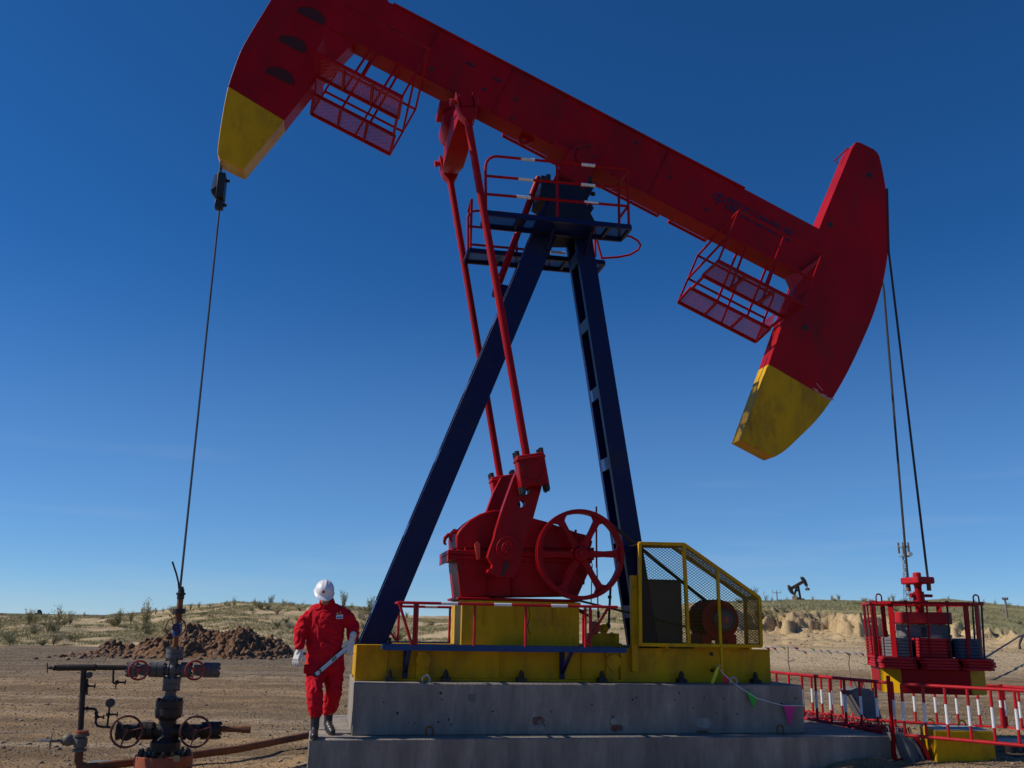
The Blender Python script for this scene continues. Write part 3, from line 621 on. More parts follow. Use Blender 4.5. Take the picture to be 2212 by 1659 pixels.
# ---- service walkway along both sides
def walk(v0, v1, name, u0, u1, front):
    b = MB(); vr = v0 if front else v1
    for vv in (v0, v1): b.box((u0, vv - .02, 1.432), (u1, vv + .02, 1.492))
    n = 3
    for i in range(n + 1): u = u0 + (u1 - u0) * i / n; b.box((u - .015, v0 + .02, 1.44), (u + .015, v1 - .02, 1.480))
    wk = b.make('service_walkway', BLU2, pj); b = MB(); b.grid((u0, v0 + .02, 1.486), (1, 0, 0), (0, 1, 0), [(0, 0), (u1 - u0, 0), (u1 - u0, v1 - v0 - .04), (0, v1 - v0 - .04)], .06, .04, .004, .003); b.make('deck_grating', BLU, wk)
    for px in (205, 1540):
        u = m('d1', px, 600, v0)[0]; vin = .693 if front else 1.82; b = MB(); sg = -1 if front else 1
        b.box((u - .03, min(vin, vin + sg * .03), 1.1), (u + .03, max(vin, vin + sg * .03), 1.43)); b.bar((u, vin + sg * .03, 1.18), (u, vin + sg * .46, 1.43), .045, .03); b.make('walkway_bracket', BLU, wk)
    return wk
WK = walk(.2, .66, 'n', .78, 3.66, True)
b = MB(); rz_ = 1.965; vr = .2; r_ = .017
xs = [m('d1', x, 300, vr)[0] for x in (112, 245, 740, 1160, 1650, 1690)]
b.pipe([(xs[0], vr, rz_), (3.56, vr, rz_ - .0)], r_, 8)
for u in xs[1:]: b.pipe([(u, vr, 1.49), (u, vr, rz_)], r_, 8)
b.pipe([(xs[1] + .03, vr, 1.49), (xs[1] + .03, vr, rz_)], r_, 8)
b.pipe([(xs[0], vr, rz_), (xs[1] - .02, vr, 1.5)], r_, 8); b.pipe([(3.45, vr, rz_), (xs[4], vr, 1.52)], r_, 8)
b.pipe([(xs[0], vr, rz_), (xs[0], .64, rz_)], r_, 8)
b.make('hand_rail', RED2, WK)
for x0, x1 in ((466, 602), (900, 1045), (1368, 1503)):
    a_ = m('d1', x0, 150, vr)[0]; c_ = m('d1', x1, 150, vr)[0]; b = MB(); b.cyl((a_, vr, rz_), (c_, vr, rz_), r_ + .002, n=10); b.make('white_band', WHT, WK)
W2 = walk(1.86, 2.3, 'f', .78, 3.66, False)
b = MB(); vr = 2.3; xs = [m('d1', x, 300, vr)[0] for x in (115, 535)] + [m('c4', x, 1400, vr)[0] for x in (1242, 1300)]
b.pipe([(xs[0] - .1, vr, 1.955), (3.55, vr, 1.955)], r_, 8)
for u in xs + [(xs[1] + xs[2]) / 2]: b.pipe([(u, vr, 1.49), (u, vr, 1.955)], r_, 8)
b.pipe([(xs[0] - .25, vr, 1.8), (xs[0] - .02, vr, 1.5)], r_, 8)
b.make('hand_rail', RED2, W2)
b = MB(); b.cyl((1.45, vr, 1.955), (1.62, vr, 1.955), r_ + .002, n=10); b.make('white_band', WHT, W2)
# ---- brake levers and linkage between gearbox and tower leg
b = MB()
b.box((3.42, .95, ZT + .005), (3.85, 1.3, ZT + .05)); b.box((3.44, 1.0, ZT + .05), (3.83, 1.15, ZT + .17)); 
for q in ((1320, 1460, .04), (1390, 1480, .05), (1420, 1460, .035)): p_ = p3('c4', q[0], q[1], 1.05); b.ball(p_, q[2] * 1.2, 10, 6)
p_ = p3('c4', 1390, 1480, 1.0); b.torus(p_, (0, 1, 0), .05, .014, 18, 6); p_ = p3('c4', 1450, 1520, 1.0); b.cyl(p_, (p_[0], p_[1], p_[2] - .12), .018, n=8); b.ball(p_, .03, 8, 6)
brk = b.make('brake_gear', YEL, pj, bev=.003)
for i in range(6): u = 3.4 + i * .085; b = MB(); b.cyl((u, .93, ZT + .003), (u, .93, ZT + .05), .016, n=6); b.make('base_bolt', YEL, brk)
b = MB(); p_ = p3('c4', 1322, 1470, 1.0); b.lathe([(.02, 0), (.07, .0), (.08, .03), (.07, .07), (.02, .07)], p_, (0, -1, 0), 18); b.make('brake_drum', ORG, brk)
b = MB()
for x0, y0, x1, y1, r__ in ((1333, 640, 1352, 1420, .009), (1308, 1010, 1300, 1300, .007), (1440, 1180, 1425, 1480, .016), (1245, 1130, 1242, 1160, .02)): b.cyl(p3('c4', x0, y0, 1.0), p3('c4', x1, y1, 1.0), r__, n=8)
b.cyl(p3('c4', 1352, 1350, 1.0), p3('c4', 1354, 1400, 1.0), .018, n=8); b.cyl(p3('c4', 1434, 1240, 1.0), p3('c4', 1434, 1262, 1.0), .026, n=8)
b.make('linkage_rod', BLK, brk)
b = MB(); b.cyl(p3('c4', 1338, 600, .98), p3('c4', 1340, 1040, .98), .012, n=8); b.make('linkage_rod', RED, brk)
b = MB(); b.prism([m('c4', *q, 1.3) for q in ((1210, 1330), (1245, 1345), (1285, 1380), (1275, 1392), (1215, 1360))], 1.3, 1.34); b.make('chain_guard', RED, brk)
# ---- tower platforms
def plat(va, vb, z, u0, u1, side):
    b = MB()
    for vv in (va, vb): b.box((u0, vv - .02, z - .07), (u1, vv + .02, z))
    for u in (u0, (u0 + u1) * .5 - .55, (u0 + u1) * .5 + .45, (u0 + u1) / 2 + .72, u1): b.box((u - .02, va + .02, z - .06), (u + .02, vb - .02, z - .005))
    b.bar((2.85, va + .2, z - .05), (2.85, 1.02 if side else 1.5, z - .3), .04, .05); b.bar((3.4, va + .2, z - .05), (3.4, 1.02 if side else 1.5, z - .3), .04, .05)
    pf = b.make('tower_platform', BLU, pj)
    b = MB(); b.grid((u0, va, z - .02), (1, 0, 0), (0, 1, 0), [(0, 0), (u1 - u0, 0), (u1 - u0, vb - va), (0, vb - va)], .05, .036, .0085, .005); b.make('mesh_floor', BLU, pf)
    return pf
P1 = plat(.5, .93, 7.13, 1.88, 3.91, True); P2 = plat(1.6, 2.02, 7.03, 1.81, 3.86, False)
b = MB(); vv = .5; r_ = .02; z0 = 7.13
b.pipe([(1.87, vv, z0), (1.85, vv, 7.72)] + [(1.85 + .16 * (1 - math.cos(t)), vv, 7.78 + .17 * math.sin(t)) for t in (.0, .4, .8, 1.2, 1.57)] + [(3.86, vv, 7.98)], r_, 8)
for zz in (7.64, 7.37): b.pipe([(1.86, vv, zz), (3.86, vv, zz + .04)], r_, 8)
for u in (2.86, 3.88): b.pipe([(u, vv, z0), (u - .01, vv, 7.97)], r_, 8)
for zz in (7.97, 7.42): b.pipe([(3.88, vv, zz), (3.88, .93, zz)], r_, 8)
b.pipe([(3.88, .93, z0), (3.88, .93, 7.97)], r_, 8)
b.make('hand_rail', RED, P1)
for x0, x1, zz in ((752, 847, 7.955), (737, 838, 7.648), (728, 822, 7.382), (1165, 1257, 7.97), (1163, 1257, 7.665), (1184, 1278, 7.405)):
    a_ = m('c2', x0, 800, vv)[0]; c_ = m('c2', x1, 800, vv)[0]; b = MB(); b.cyl((a_, vv, zz), (c_, vv, zz + .002), r_ + .003, n=10); b.make('white_band', WHT, P1)
b = MB(); vv = 2.02; z0 = 7.03
b.pipe([(1.86, vv, z0), (1.84, vv, 7.7)] + [(1.84 + .14 * (1 - math.cos(t)), vv, 7.7 + .13 * math.sin(t)) for t in (.0, .5, 1.0, 1.57)] + [(3.2, vv, 7.84)], r_, 8)
b.pipe([(1.83, 1.6, z0), (1.83, 1.6, 7.8), (1.84, vv, 7.8)], r_, 8)
for zz in (7.56, 7.27): b.pipe([(1.85, vv, zz), (3.1, vv, zz)], r_, 8)
for u in (2.6, 3.1): b.pipe([(u, vv, z0), (u, vv, 7.84)], r_, 8)
H = [p3('c2', *q, vq) for *q, vq in (((1440, 1255, 1.7)), ((1500, 1262, 1.72)), ((1550, 1290, 1.8)), ((1570, 1320, 1.9)), ((1555, 1352, 2.0)), ((1500, 1385, 2.05)), ((1420, 1402, 2.05)), ((1300, 1410, 2.02)))]
b.pipe(H, .017, 8); b.pipe([p3('c2', 1240, 1170, 2.0), p3('c2', 1305, 1410, 2.0)], .018, 8); b.pipe([p3('c2', 1255, 1170, 1.65), p3('c2', 1262, 1400, 1.65)], .016, 8)
b.make('hand_rail', RED, P2)
for zz, x0, x1 in ((7.84, 580, 660), (7.56, 578, 668), (7.27, 960, 1055)):
    a_ = m('c2', x0, 1100, vv)[0]; c_ = m('c2', x1, 1100, vv)[0]; b = MB(); b.cyl((a_, vv, zz), (c_, vv, zz), r_ + .003, n=10); b.make('white_band', WHT, P2)
b = MB(); b.cyl(p3('c2', 875, 860, 1.5), p3('c2', 605, 1580, 1.56), .05, n=14); b.make('ladder_brace', RED, pj)
b = MB(); b.prism([m('c2', *q, 1.5) for q in ((562, 1650), (572, 1590), (632, 1588), (695, 1600), (690, 1690), (570, 1660))], 1.5, 1.6); b.make('brace_bracket', BLU, pj)

# ================================================================== polished rod and bridle at the front head
rd = thing('polished_rod', 'thin polished rod with black clamps hanging from the left head down into the wellhead', 'rod', (-1.66, VC, 2.05))
ru = -1.66; zq = lambda y: uz(468, y)[1]; CA0, CA1, CB0, CB1 = zq(431), zq(379), zq(451), zq(433)
b = MB(); b.cyl((ru, VC, 2.05), (ru, VC, CA0), .014, n=10); b.make('rod', ROD, rd)
b = MB()
for dv in (-.06, .06): b.cyl((ru - .035, VC + dv, CA1 - .04), (ru - .045, VC + dv, 8.3), .012, n=8)
b.make('bridle_rope', ROPE, rd)
b = MB(); b.box((ru - .05, VC - .12, CA0), (ru + .05, VC + .12, CA1)); b.prism([(ru - .12, CA0 + .08), (ru - .05, CA0), (ru - .05, CA1 - .02), (ru - .1, CA1 - .04)], VC - .05, VC + .05)
b.cyl((ru + .05, VC, CA1 - .06), (ru + .1, VC, CA1 - .07), .022, n=8); b.make('carrier_bar', BLK, rd, bev=.006)
b = MB(); b.box((ru - .06, VC - .06, CB0), (ru + .045, VC + .06, CB1 - .01)); b.cyl((ru + .045, VC, CB1 - .06), (ru + .09, VC, CB1 - .06), .024, n=8); b.cyl((ru, VC, CB1 - .01), (ru, VC, CA0 + .01), .025, n=10); b.make('rod_clamp', BLK, rd, bev=.008)
b = MB(); b.prism([(ru - .13, CA0 + .1), (ru - .055, CA0 + .18), (ru - .055, CA1), (ru - .095, CA1 - .01)], VC - .06, VC + .06); b.make('load_cell', GALV, rd)

# ================================================================== wellhead
wh = thing('wellhead', 'dark grey wellhead with flanged valves and red handwheels on an orange casing flange', 'wellhead', (-1.64, VC, 0))
U0 = -1.645
def fl(mb, z0, z1, r, n=30, gap=True):
    zm = (z0 + z1) / 2
    if gap: mb.lathe([(r * .5, 0), (r, .0), (r, zm - z0 - .006), (r * .92, zm - z0 - .004), (r * .92, zm - z0 + .004), (r, zm - z0 + .006), (r, z1 - z0), (r * .5, z1 - z0)], (U0, VC, z0), (0, 0, 1), n)
    else: mb.cyl((U0, VC, z0), (U0, VC, z1), r, n=n)
def studs(mb, c, ax, R_, half, k, r=.014, off=.2):
    ax = Vector(ax); x = ax.orthogonal().normalized(); y = ax.cross(x)
    for i in range(k):
        a = 2 * math.pi * i / k + off; p = Vector(c) + (x * math.cos(a) + y * math.sin(a)) * R_
        mb.cyl(p - ax * half, p + ax * half, r * .6, n=8); mb.cyl(p - ax * half, p - ax * (half - .03), r, n=6); mb.cyl(p + ax * (half - .03), p + ax * half, r, n=6)
b = MB(); b.lathe([(.2, -.25), (.325, -.25), (.325, .055), (.3, .062), (.3, .07), (.325, .078), (.325, .2), (.2, .2)], (U0, VC, 0), (0, 0, 1), 44); cf = b.make('casing_flange', ORG, wh, bev=.006)
b = MB(); b.prism([m('c6', *q, VC - .33) for q in ((1128, 1568), (1178, 1568), (1178, 1612), (1128, 1612))], VC - .328, VC - .315); b.make('data_plate', mat('brass_plate', (.3, .22, .1), .5), cf)
for i in range(16):
    a = 2 * math.pi * i / 16 + .1; b = MB(); c = (U0 + .27 * math.cos(a), VC + .27 * math.sin(a))
    b.cyl((c[0], c[1], .2), (c[0], c[1], .24), .028, n=6); b.cyl((c[0], c[1], .24), (c[0], c[1], .262), .016, n=8); b.make('casing_nut', DRK, cf)
b = MB(); b.lathe([(.1, .2), (.24, .2), (.24, .22), (.17, .24), (.17, .34), (.14, .38), (.098, .44), (.098, .58), (.13, .62), (.13, .64), (.07, .66)], (U0, VC, 0), (0, 0, 1), 36)
b.cyl((U0 - .36, VC, .46), (U0 + .4, VC, .46), .062, n=16); b.lathe([(.06, 0), (.09, .0), (.07, .12), (.062, .12)], (U0 + .05, VC, .46), (1, 0, 0), 16); b.lathe([(.06, 0), (.09, .0), (.07, .12), (.062, .12)], (U0 - .05, VC, .46), (-1, 0, 0), 16)
b.make('tubing_spool', DRK, wh)
b = MB(); fl(b, .64, .80, .155); studs(b, (U0, VC, .72), (0, 0, 1), .13, .11, 10, .02); b.make('spool_flange', DRK, wh)
b = MB(); b.cyl((U0, VC, .80), (U0, VC, .94), .062, n=22); b.lathe([(.1, 0), (.1, .02), (.062, .06)], (U0, VC, .80), (0, 0, 1), 22); b.make('neck_pipe', GRY, wh)
b = MB(); fl(b, .93, 1.05, .1); studs(b, (U0, VC, .99), (0, 0, 1), .085, .08, 8, .017); b.make('lower_tree_flange', GRY, wh)
b = MB(); b.cyl((U0, VC, 1.05), (U0, VC, 1.29), .05, n=22); b.cyl((U0 - .19, VC, 1.15), (U0 + .19, VC, 1.15), .045, n=20); b.ball((U0, VC, 1.15), .072, 18, 12)
b.lathe([(.072, 0), (.05, .06)], (U0 - .05, VC, 1.15), (-1, 0, 0), 18); b.lathe([(.072, 0), (.05, .06)], (U0 + .05, VC, 1.15), (1, 0, 0), 18); b.make('cross_fitting', GRY, wh)
b = MB(); fl(b, 1.285, 1.39, .1); studs(b, (U0, VC, 1.337), (0, 0, 1), .085, .075, 8, .017); b.make('top_tree_flange', GRY, wh)
b = MB(); b.cyl((U0 - .005, VC, 1.39), (U0 - .005, VC, 1.55), .034, n=16); b.cyl((U0 - .005, VC, 1.39), (U0 - .005, VC, 1.42), .05, n=16); b.cyl((U0, VC, 1.69), (U0, VC, 1.81), .042, n=18); b.make('riser_pipe', RST, wh)
b = MB(); b.cyl((U0, VC, 1.53), (U0, VC, 1.57), .046, n=8); b.cyl((U0, VC, 1.57), (U0, VC, 1.68), .052, n=18); b.cyl((U0, VC - .1, 1.64), (U0, VC + .06, 1.64), .05, n=16)
b.make('ball_valve', BLU2, wh)
b = MB(); fl(b, 1.80, 1.86, .077, gap=False); b.make('stuffing_flange', DRK, wh, bev=.006)
b = MB(); b.cyl((U0, VC, 1.86), (U0, VC, 1.97), .036, n=16); b.make('stuffing_neck', RST, wh)
b = MB(); b.lathe([(.038, 0), (.042, .0), (.044, .05), (.055, .055), (.055, .075), (.04, .08), (.036, .12), (.02, .125)], (U0, VC, 1.97), (0, 0, 1), 16); b.cyl((U0 - .055, VC, 2.035), (U0 + .055, VC, 2.035), .012, n=8); b.cyl((U0, VC, 2.08), (U0, VC, 2.12), .028, n=6); b.make('stuffing_box', BLK, wh)
b = MB(); b.pipe([p3('c6', 1175, 300), p3('c6', 1170, 240), p3('c6', 1155, 175), p3('c6', 1135, 115), p3('c6', 1123, 80)], .011, 8); b.make('lubricator_hose', RUB, wh)
def wheel(name, c, ax, R_, mt, parent, k=3, tube=None, hub=.02, off=.5):
    tube = tube or R_ * .075; ax = Vector(ax).normalized(); c = Vector(c); b = MB(); b.torus(c, ax, R_, tube, 34, 8)
    x = ax.orthogonal().normalized(); y = ax.cross(x)
    for i in range(k):
        a = 2 * math.pi * i / k + off; d = x * math.cos(a) + y * math.sin(a); b.cyl(c - ax * .01, c + d * R_, tube * .8, tube * .6, n=6)
    b.cyl(c - ax * hub, c + ax * hub, hub * 1.1, n=10); b.cyl(c, c + ax * R_ * .9, hub * .5, n=8)
    return b.make(name, mt, parent)
WR = mat('handwheel_red', (.3, .02, .02), .45, dirt=(.05, .03, .02), dirt_amt=.4, dirt_scale=12, bump=.05)
WD = mat('handwheel_dark', (.1, .015, .012), .5, dirt=(.04, .03, .02), dirt_amt=.5, dirt_scale=12, bump=.06)
wheel('handwheel', (U0, VC - .16, 1.64), (0, 1, 0), .112, WD, wh, 4, .007, .012, .2)
for sgn, c6x, mtw in ((-1, 870, WR), (1, 1298, WR)):
    uu = m('c6', c6x, 910, VC - .16)[0]; zz = m('c6', c6x, 910, VC - .16)[1]
    b = MB(); uc = U0 + sgn * .31; b.cyl((uc - .07, VC, 1.15), (uc + .07, VC, 1.15), .062, n=18); b.cyl((uc, VC + .03, 1.15), (uc, VC - .1, 1.15), .05, n=16); b.cyl((uc, VC - .09, 1.15), (uc, VC - .11, 1.15), .065, n=16)
    studs(b, (uc, VC - .09, 1.15), (0, 1, 0), .055, .035, 6, .01); b.make('gate_valve', GRY, wh)
    wheel('handwheel', (uu, VC - .2, zz), (0, 1, 0), .105, mtw, wh, 3, .012, .02)
for x0, x1 in ((962, 1060), (785, 850), (1200, 1262), (1375, 1475)):
    a_ = m('c6', x0, 905)[0]; c_ = m('c6', x1, 905)[0]; b = MB(); r = .088
    b.lathe([(.04, 0), (r, .0), (r, (c_ - a_) / 2 - .005), (r * .9, (c_ - a_) / 2), (r, (c_ - a_) / 2 + .005), (r, c_ - a_), (.04, c_ - a_)], (a_, VC, 1.15), (1, 0, 0), 26); studs(b, ((a_ + c_) / 2, VC, 1.15), (1, 0, 0), .072, (c_ - a_) / 2 + .02, 8, .015); b.make('arm_flange', GRY, wh)
for c6x, x0, x1 in ((775, 700, 880), (1302, 1210, 1370)):
    q = m('c6', c6x, 1380, VC - .24); a_ = m('c6', x0, 1370)[0]; c_ = m('c6', x1, 1370)[0]; uc = (a_ + c_) / 2
    b = MB(); b.cyl((a_, VC, .46), (c_, VC, .46), .075, n=18); b.cyl((uc, VC + .03, .46), (uc, VC - .13, .46), .07, n=18); b.cyl((uc, VC - .12, .46), (uc, VC - .15, .46), .09, n=18); b.cyl((uc, VC - .15, .46), (uc, VC - .22, .46), .03, n=10)
    b.cyl((a_, VC, .46), (a_ + .035, VC, .46), .098, n=20); b.cyl((c_ - .035, VC, .46), (c_, VC, .46), .098, n=20)
    studs(b, (uc, VC - .135, .46), (0, 1, 0), .078, .035, 8, .012); b.make('side_valve', DRK, wh)
    wheel('handwheel', (q[0], VC - .26, q[1]), (0, 1, 0), .168, WD, wh, 3, .013, .025, .55 if c6x < 1000 else .5)
for x0, x1 in ((890, 975), (1375, 1488)):
    a_ = m('c6', x0, 1350)[0]; c_ = m('c6', x1, 1350)[0]; b = MB(); r = .1
    b.lathe([(.05, 0), (r, .0), (r, (c_ - a_) / 2 - .005), (r * .92, (c_ - a_) / 2), (r, (c_ - a_) / 2 + .005), (r, c_ - a_), (.05, c_ - a_)], (a_, VC, .465), (1, 0, 0), 26); studs(b, ((a_ + c_) / 2, VC, .465), (1, 0, 0), .084, (c_ - a_) / 2 + .02, 8, .015); b.make('side_flange', DRK, wh)
b = MB(); b.cyl(p3('c6', 1485, 1360), p3('c6', 1660, 1365), .034, n=14); b.cyl(p3('c6', 1655, 1365), p3('c6', 1722, 1365), .042, n=8); b.make('outlet_stub', RST, wh)
# ---- side pipework
sp = thing('side_pipework', 'rusty sampling pipe loop with two pressure gauges and small valves left of the wellhead', 'pipework', (-2.58, VC, .15))
b = MB(); b.cyl(p3('c6', 240, 892), p3('c6', 530, 890), .036, n=14); b.cyl(p3('c6', 530, 890), p3('c6', 800, 892), .030, n=14); b.cyl(p3('c6', 522, 890), p3('c6', 536, 890), .043, n=12)
b.cyl(p3('c6', 447, 900), p3('c6', 420, 1368), .033, n=14); b.make('riser_pipe', DRK, sp)
b = MB(); b.cyl(p3('c6', 243, 893), p3('c6', 175, 893), .014, n=8); b.ball(p3('c6', 222, 893), .032, 10, 8); b.ball(p3('c6', 192, 893), .02, 8, 6); b.cyl(p3('c6', 166, 855), p3('c6', 168, 930), .007, n=6); b.make('needle_valve', DRK, sp)
def gauge(x, y, r, stem, nm='pressure_gauge'):
    b = MB(); q = p3('c6', x, y, VC - .03); b.cyl((q[0], VC - .05, q[2]), (q[0], VC, q[2]), r, n=24); gg = b.make(nm, BLK, sp, bev=.004)
    b = MB(); b.cyl((q[0], VC - .053, q[2]), (q[0], VC - .0505, q[2]), r * .85, n=24); b.make('dial_face', mat('dial_dark', (.03, .035, .05), .2, bump=0), gg)
    b = MB(); b.cyl(p3('c6', *stem[0]), p3('c6', *stem[1]), .012, n=8); b.make('gauge_stem', DRK, gg)
gauge(485, 948, .036, ((472, 975), (468, 1100))); gauge(648, 1162, .05, ((642, 1195), (624, 1345)))
def minivalve(x, y, hx, ln=45):
    b = MB(); b.ball(p3('c6', x, y), .026, 10, 8); b.cyl(p3('c6', x, y), p3('c6', hx, y + 2), .011, n=8); q = p3('c6', hx, y)
    b.torus(q, (1, 0, 0), .025, .005, 16, 6); b.cyl((q[0], q[1], q[2] - .025), (q[0], q[1], q[2] + .025), .005, n=6); b.cyl((q[0], q[1] - .025, q[2]), (q[0], q[1] + .025, q[2]), .005, n=6); b.make('small_valve', DRK, sp)
minivalve(470, 1032, 530); minivalve(700, 1003, 762); minivalve(545, 1268, 597); minivalve(632, 1248, 702)
b = MB(); b.pipe([p3('c6', 672, 910), p3('c6', 670, 1005), p3('c6', 676, 1012), p3('c6', 692, 1012)], .012, 8); b.cyl(p3('c6', 694, 1005), p3('c6', 688, 1055), .008, n=8); b.make('drop_pipe', DRK, sp)
b = MB(); b.pipe([p3('c6', 450, 1205), p3('c6', 520, 1206), p3('c6', 538, 1214), p3('c6', 541, 1232), p3('c6', 537, 1315), p3('c6', 548, 1335), p3('c6', 570, 1342), p3('c6', 672, 1350)], .014, 8)
for q in ((470, 1205), (541, 1240)): b.ball(p3('c6', *q), .024, 10, 6)
b.make('bypass_pipe', DRK, sp)
b = MB(); b.lathe([(.03, 0), (.078, 0), (.078, .025), (.05, .025), (.05, .04), (.07, .045), (.075, .1), (.07, .14), (.05, .15), (.05, .165), (.085, .165), (.085, .19), (.03, .19)], (-2.58, VC, .245), (0, 0, 1), 22)
q0, q1 = p3('c6', 400, 1447), p3('c6', 285, 1455); b.cyl(q0, q1, .05, n=14); b.ball(p3('c6', 325, 1445), .068, 14, 10); b.cyl(p3('c6', 300, 1450), p3('c6', 190, 1452), .017, n=10); b.cyl(p3('c6', 288, 1450), p3('c6', 272, 1450), .035, n=10)
b.make('bottom_valve', CRM, sp); wheel('handwheel', p3('c6', 192, 1452), (1, .25, 0), .085, CRM, sp, 4, .009, .014)
b = MB(); b.cyl(p3('c6', 190, 1452), p3('c6', 105, 1452), .013, n=8); b.make('valve_stem', STL, sp)
b = MB(); b.cyl((-2.58, VC, .435), (-2.58, VC, .468), .075, n=22); b.make('pipe_flange', ORG, sp)
# ---- flow line
lp = [(-2.58, VC, .26), (-2.58, VC, .14), (-2.56, VC, .1), (-2.5, VC + .01, .07), (-2.4, VC + .05, .07)]
e = g('d6', 2205, 1130, .16); lp += [(-1.6, 1.78, .1), (-.9, 2.35, .12), (e[0], e[1], .14), (e[0] + 1.2, e[1] + .9, .14)]
b = MB(); b.pipe(lp, .047, 14); tag(b.make('flow_line', RST, loc=(-2.5, VC, 0)), 'long rusty pipe on the gravel from the side pipework toward the foundation', 'pipe')
b = MB(); q = g('c6', 570, 1625, .02); b.cyl((q[0], q[1], -.02), (q[0], q[1], .045), .14, n=26); tag(b.make('concrete_disc', CGR, loc=(q[0], q[1], 0), bev=.008), 'small round grey disc lying on the gravel under the rusty pipe elbow', 'disc')

# ================================================================== counterweight unit
CWM = (8.40, 1.32); CA = R(-24)
cwu = thing('counterweight_carrier', 'red and yellow counterweight carrier hanging on two ropes from the rear head', 'counterweight', (CWM[0], CWM[1], .93))
def cf_(a, b_, z): return (CWM[0] + a * math.cos(CA) - b_ * math.sin(CA), CWM[1] + a * math.sin(CA) + b_ * math.cos(CA), z)
def octo(h, c): return [(-h, -h + c), (-h + c, -h), (h - c, -h), (h, -h + c), (h, h - c), (h - c, h), (-h + c, h), (-h, h - c)]
def octp(mb, h, c, z0, z1): return mb.prism(octo(h, c), z0, z1, fr=cf_)
b = MB(); octp(b, .66, .23, .935, 1.25); tr = b.make('carrier_tray', RED, cwu, bev=.012)
P8 = octo(.664, .232)
for i in (0, 2, 4, 6):
    a_, c_ = P8[i], P8[(i + 1) % 8]; b = MB(); n_ = Vector((a_[1] - c_[1], c_[0] - a_[0])).normalized() * -.004
    b.add([cf_(a_[0], a_[1], .934), cf_(c_[0], c_[1], .934), cf_(c_[0], c_[1], 1.246), cf_(a_[0], a_[1], 1.246), cf_(a_[0] * .98, a_[1] * .98, .934), cf_(c_[0] * .98, c_[1] * .98, .934), cf_(c_[0] * .98, c_[1] * .98, 1.246), cf_(a_[0] * .98, a_[1] * .98, 1.246)],
          [(0, 1, 2, 3), (4, 7, 6, 5), (0, 4, 5, 1), (1, 5, 6, 2), (2, 6, 7, 3), (3, 7, 4, 0)]); b.make('yellow_panel', YEL, tr)
# the ledge of thin slabs that sit round the tray
def carc(name, label, cat, a0, b0, a1, b1, z, h, mt, grp, rot=0, handles=0, hm=None):
    ca_, cb_ = (a0 + a1) / 2, (b0 + b1) / 2; c = cf_(ca_, cb_, z); t = thing(name, label, cat, c, grp) if False else None
    b = MB(); hw, hd = (a1 - a0) / 2, (b1 - b0) / 2; ch = min(hw, hd) * .35
    P = [(-hw, -hd + ch), (-hw + ch, -hd), (hw - ch, -hd), (hw, -hd + ch), (hw, hd), (-hw, hd)]
    cr, sr = math.cos(rot), math.sin(rot)
    b.prism(P, z, z + h, fr=lambda x, y, zz: cf_(ca_ + x * cr - y * sr, cb_ + x * sr + y * cr, zz))
    for s_ in ([-1, 1] if handles else []):
        hx = s_ * hw * .55; pts = []
        for t_ in range(7):
            a = math.pi * t_ / 6; x = hx + .03 * math.cos(a); y = -hd - .055 * math.sin(a) + .01
            pts.append(cf_(ca_ + x * cr - y * sr, cb_ + x * sr + y * cr, z + h / 2))
        b.pipe(pts, .006, 6)
    return tag(b.make(name, mt, loc=c, bev=.006), label, cat, grp)
rnd = random.Random(11)
sides = [('left', -.70, -.42, -.46, .5, 1), ('front-left', -.68, -.78, -.22, -.42, 1), ('front', -.18, -.8, .3, -.45, 1), ('front-right', .33, -.78, .74, -.42, 1), ('right', .5, -.4, .78, .5, 1)]
ordn = ['lowest', 'second from the bottom', 'middle', 'fourth from the bottom', 'top']
for sn, a0, b0, a1, b1, hd_ in sides:
    for i in range(4):
        j = rnd.uniform(-.02, .02)
        carc('weight_slab', 'thin red slab on the %s ledge of the carrier, %s of four' % (sn, ['lowest', 'second lowest', 'third lowest', 'topmost'][i]), 'weight slab', a0 + j, b0 + j, a1 + j, b1 + j, 1.252 + i * .038, .034, RED2, 'thin slabs around the carrier ledge')
for i in range(6):
    z = 1.405 + i * .042
    carc('weight_plate', 'grey weight plate in the left front stack of the carrier, %s' % ['lowest', 'second from bottom', 'third from bottom', 'third from top', 'second from top', 'topmost'][i], 'weight plate', -.58, -.62, -.24, -.2, z, .037, CGR, 'plates stacked in the carrier')
    carc('weight_plate', 'dark blue weight plate in the right front stack of the carrier, %s' % ['lowest', 'second from bottom', 'third from bottom', 'third from top', 'second from top', 'topmost'][i], 'weight plate', .28, -.66, .62, -.2, z, .038, CBL, 'plates stacked in the carrier')
    carc('weight_plate', 'red weight plate in the centre front stack of the carrier, %s' % ['lowest', 'second from bottom', 'third from bottom', 'third from top', 'second from top', 'topmost'][i], 'weight plate', -.21, -.67, .25, -.25, z, .038, RED2, 'plates stacked in the carrier')
    carc('weight_plate', 'red handled weight plate at the left side of the carrier, %s' % ['lowest', 'second from bottom', 'third from bottom', 'third from top', 'second from top', 'topmost'][i], 'weight plate', -.72, .06, -.36, .34, z, .036, RED2, 'plates stacked in the carrier', rot=-math.pi / 2, handles=1)
    carc('weight_plate', 'red handled weight plate at the right side of the carrier, %s' % ['lowest', 'second from bottom', 'third from bottom', 'third from top', 'second from top', 'topmost'][i], 'weight plate', .36, -.1, .72, .2, z, .036, RED2, 'plates stacked in the carrier', rot=math.pi / 2, handles=1)
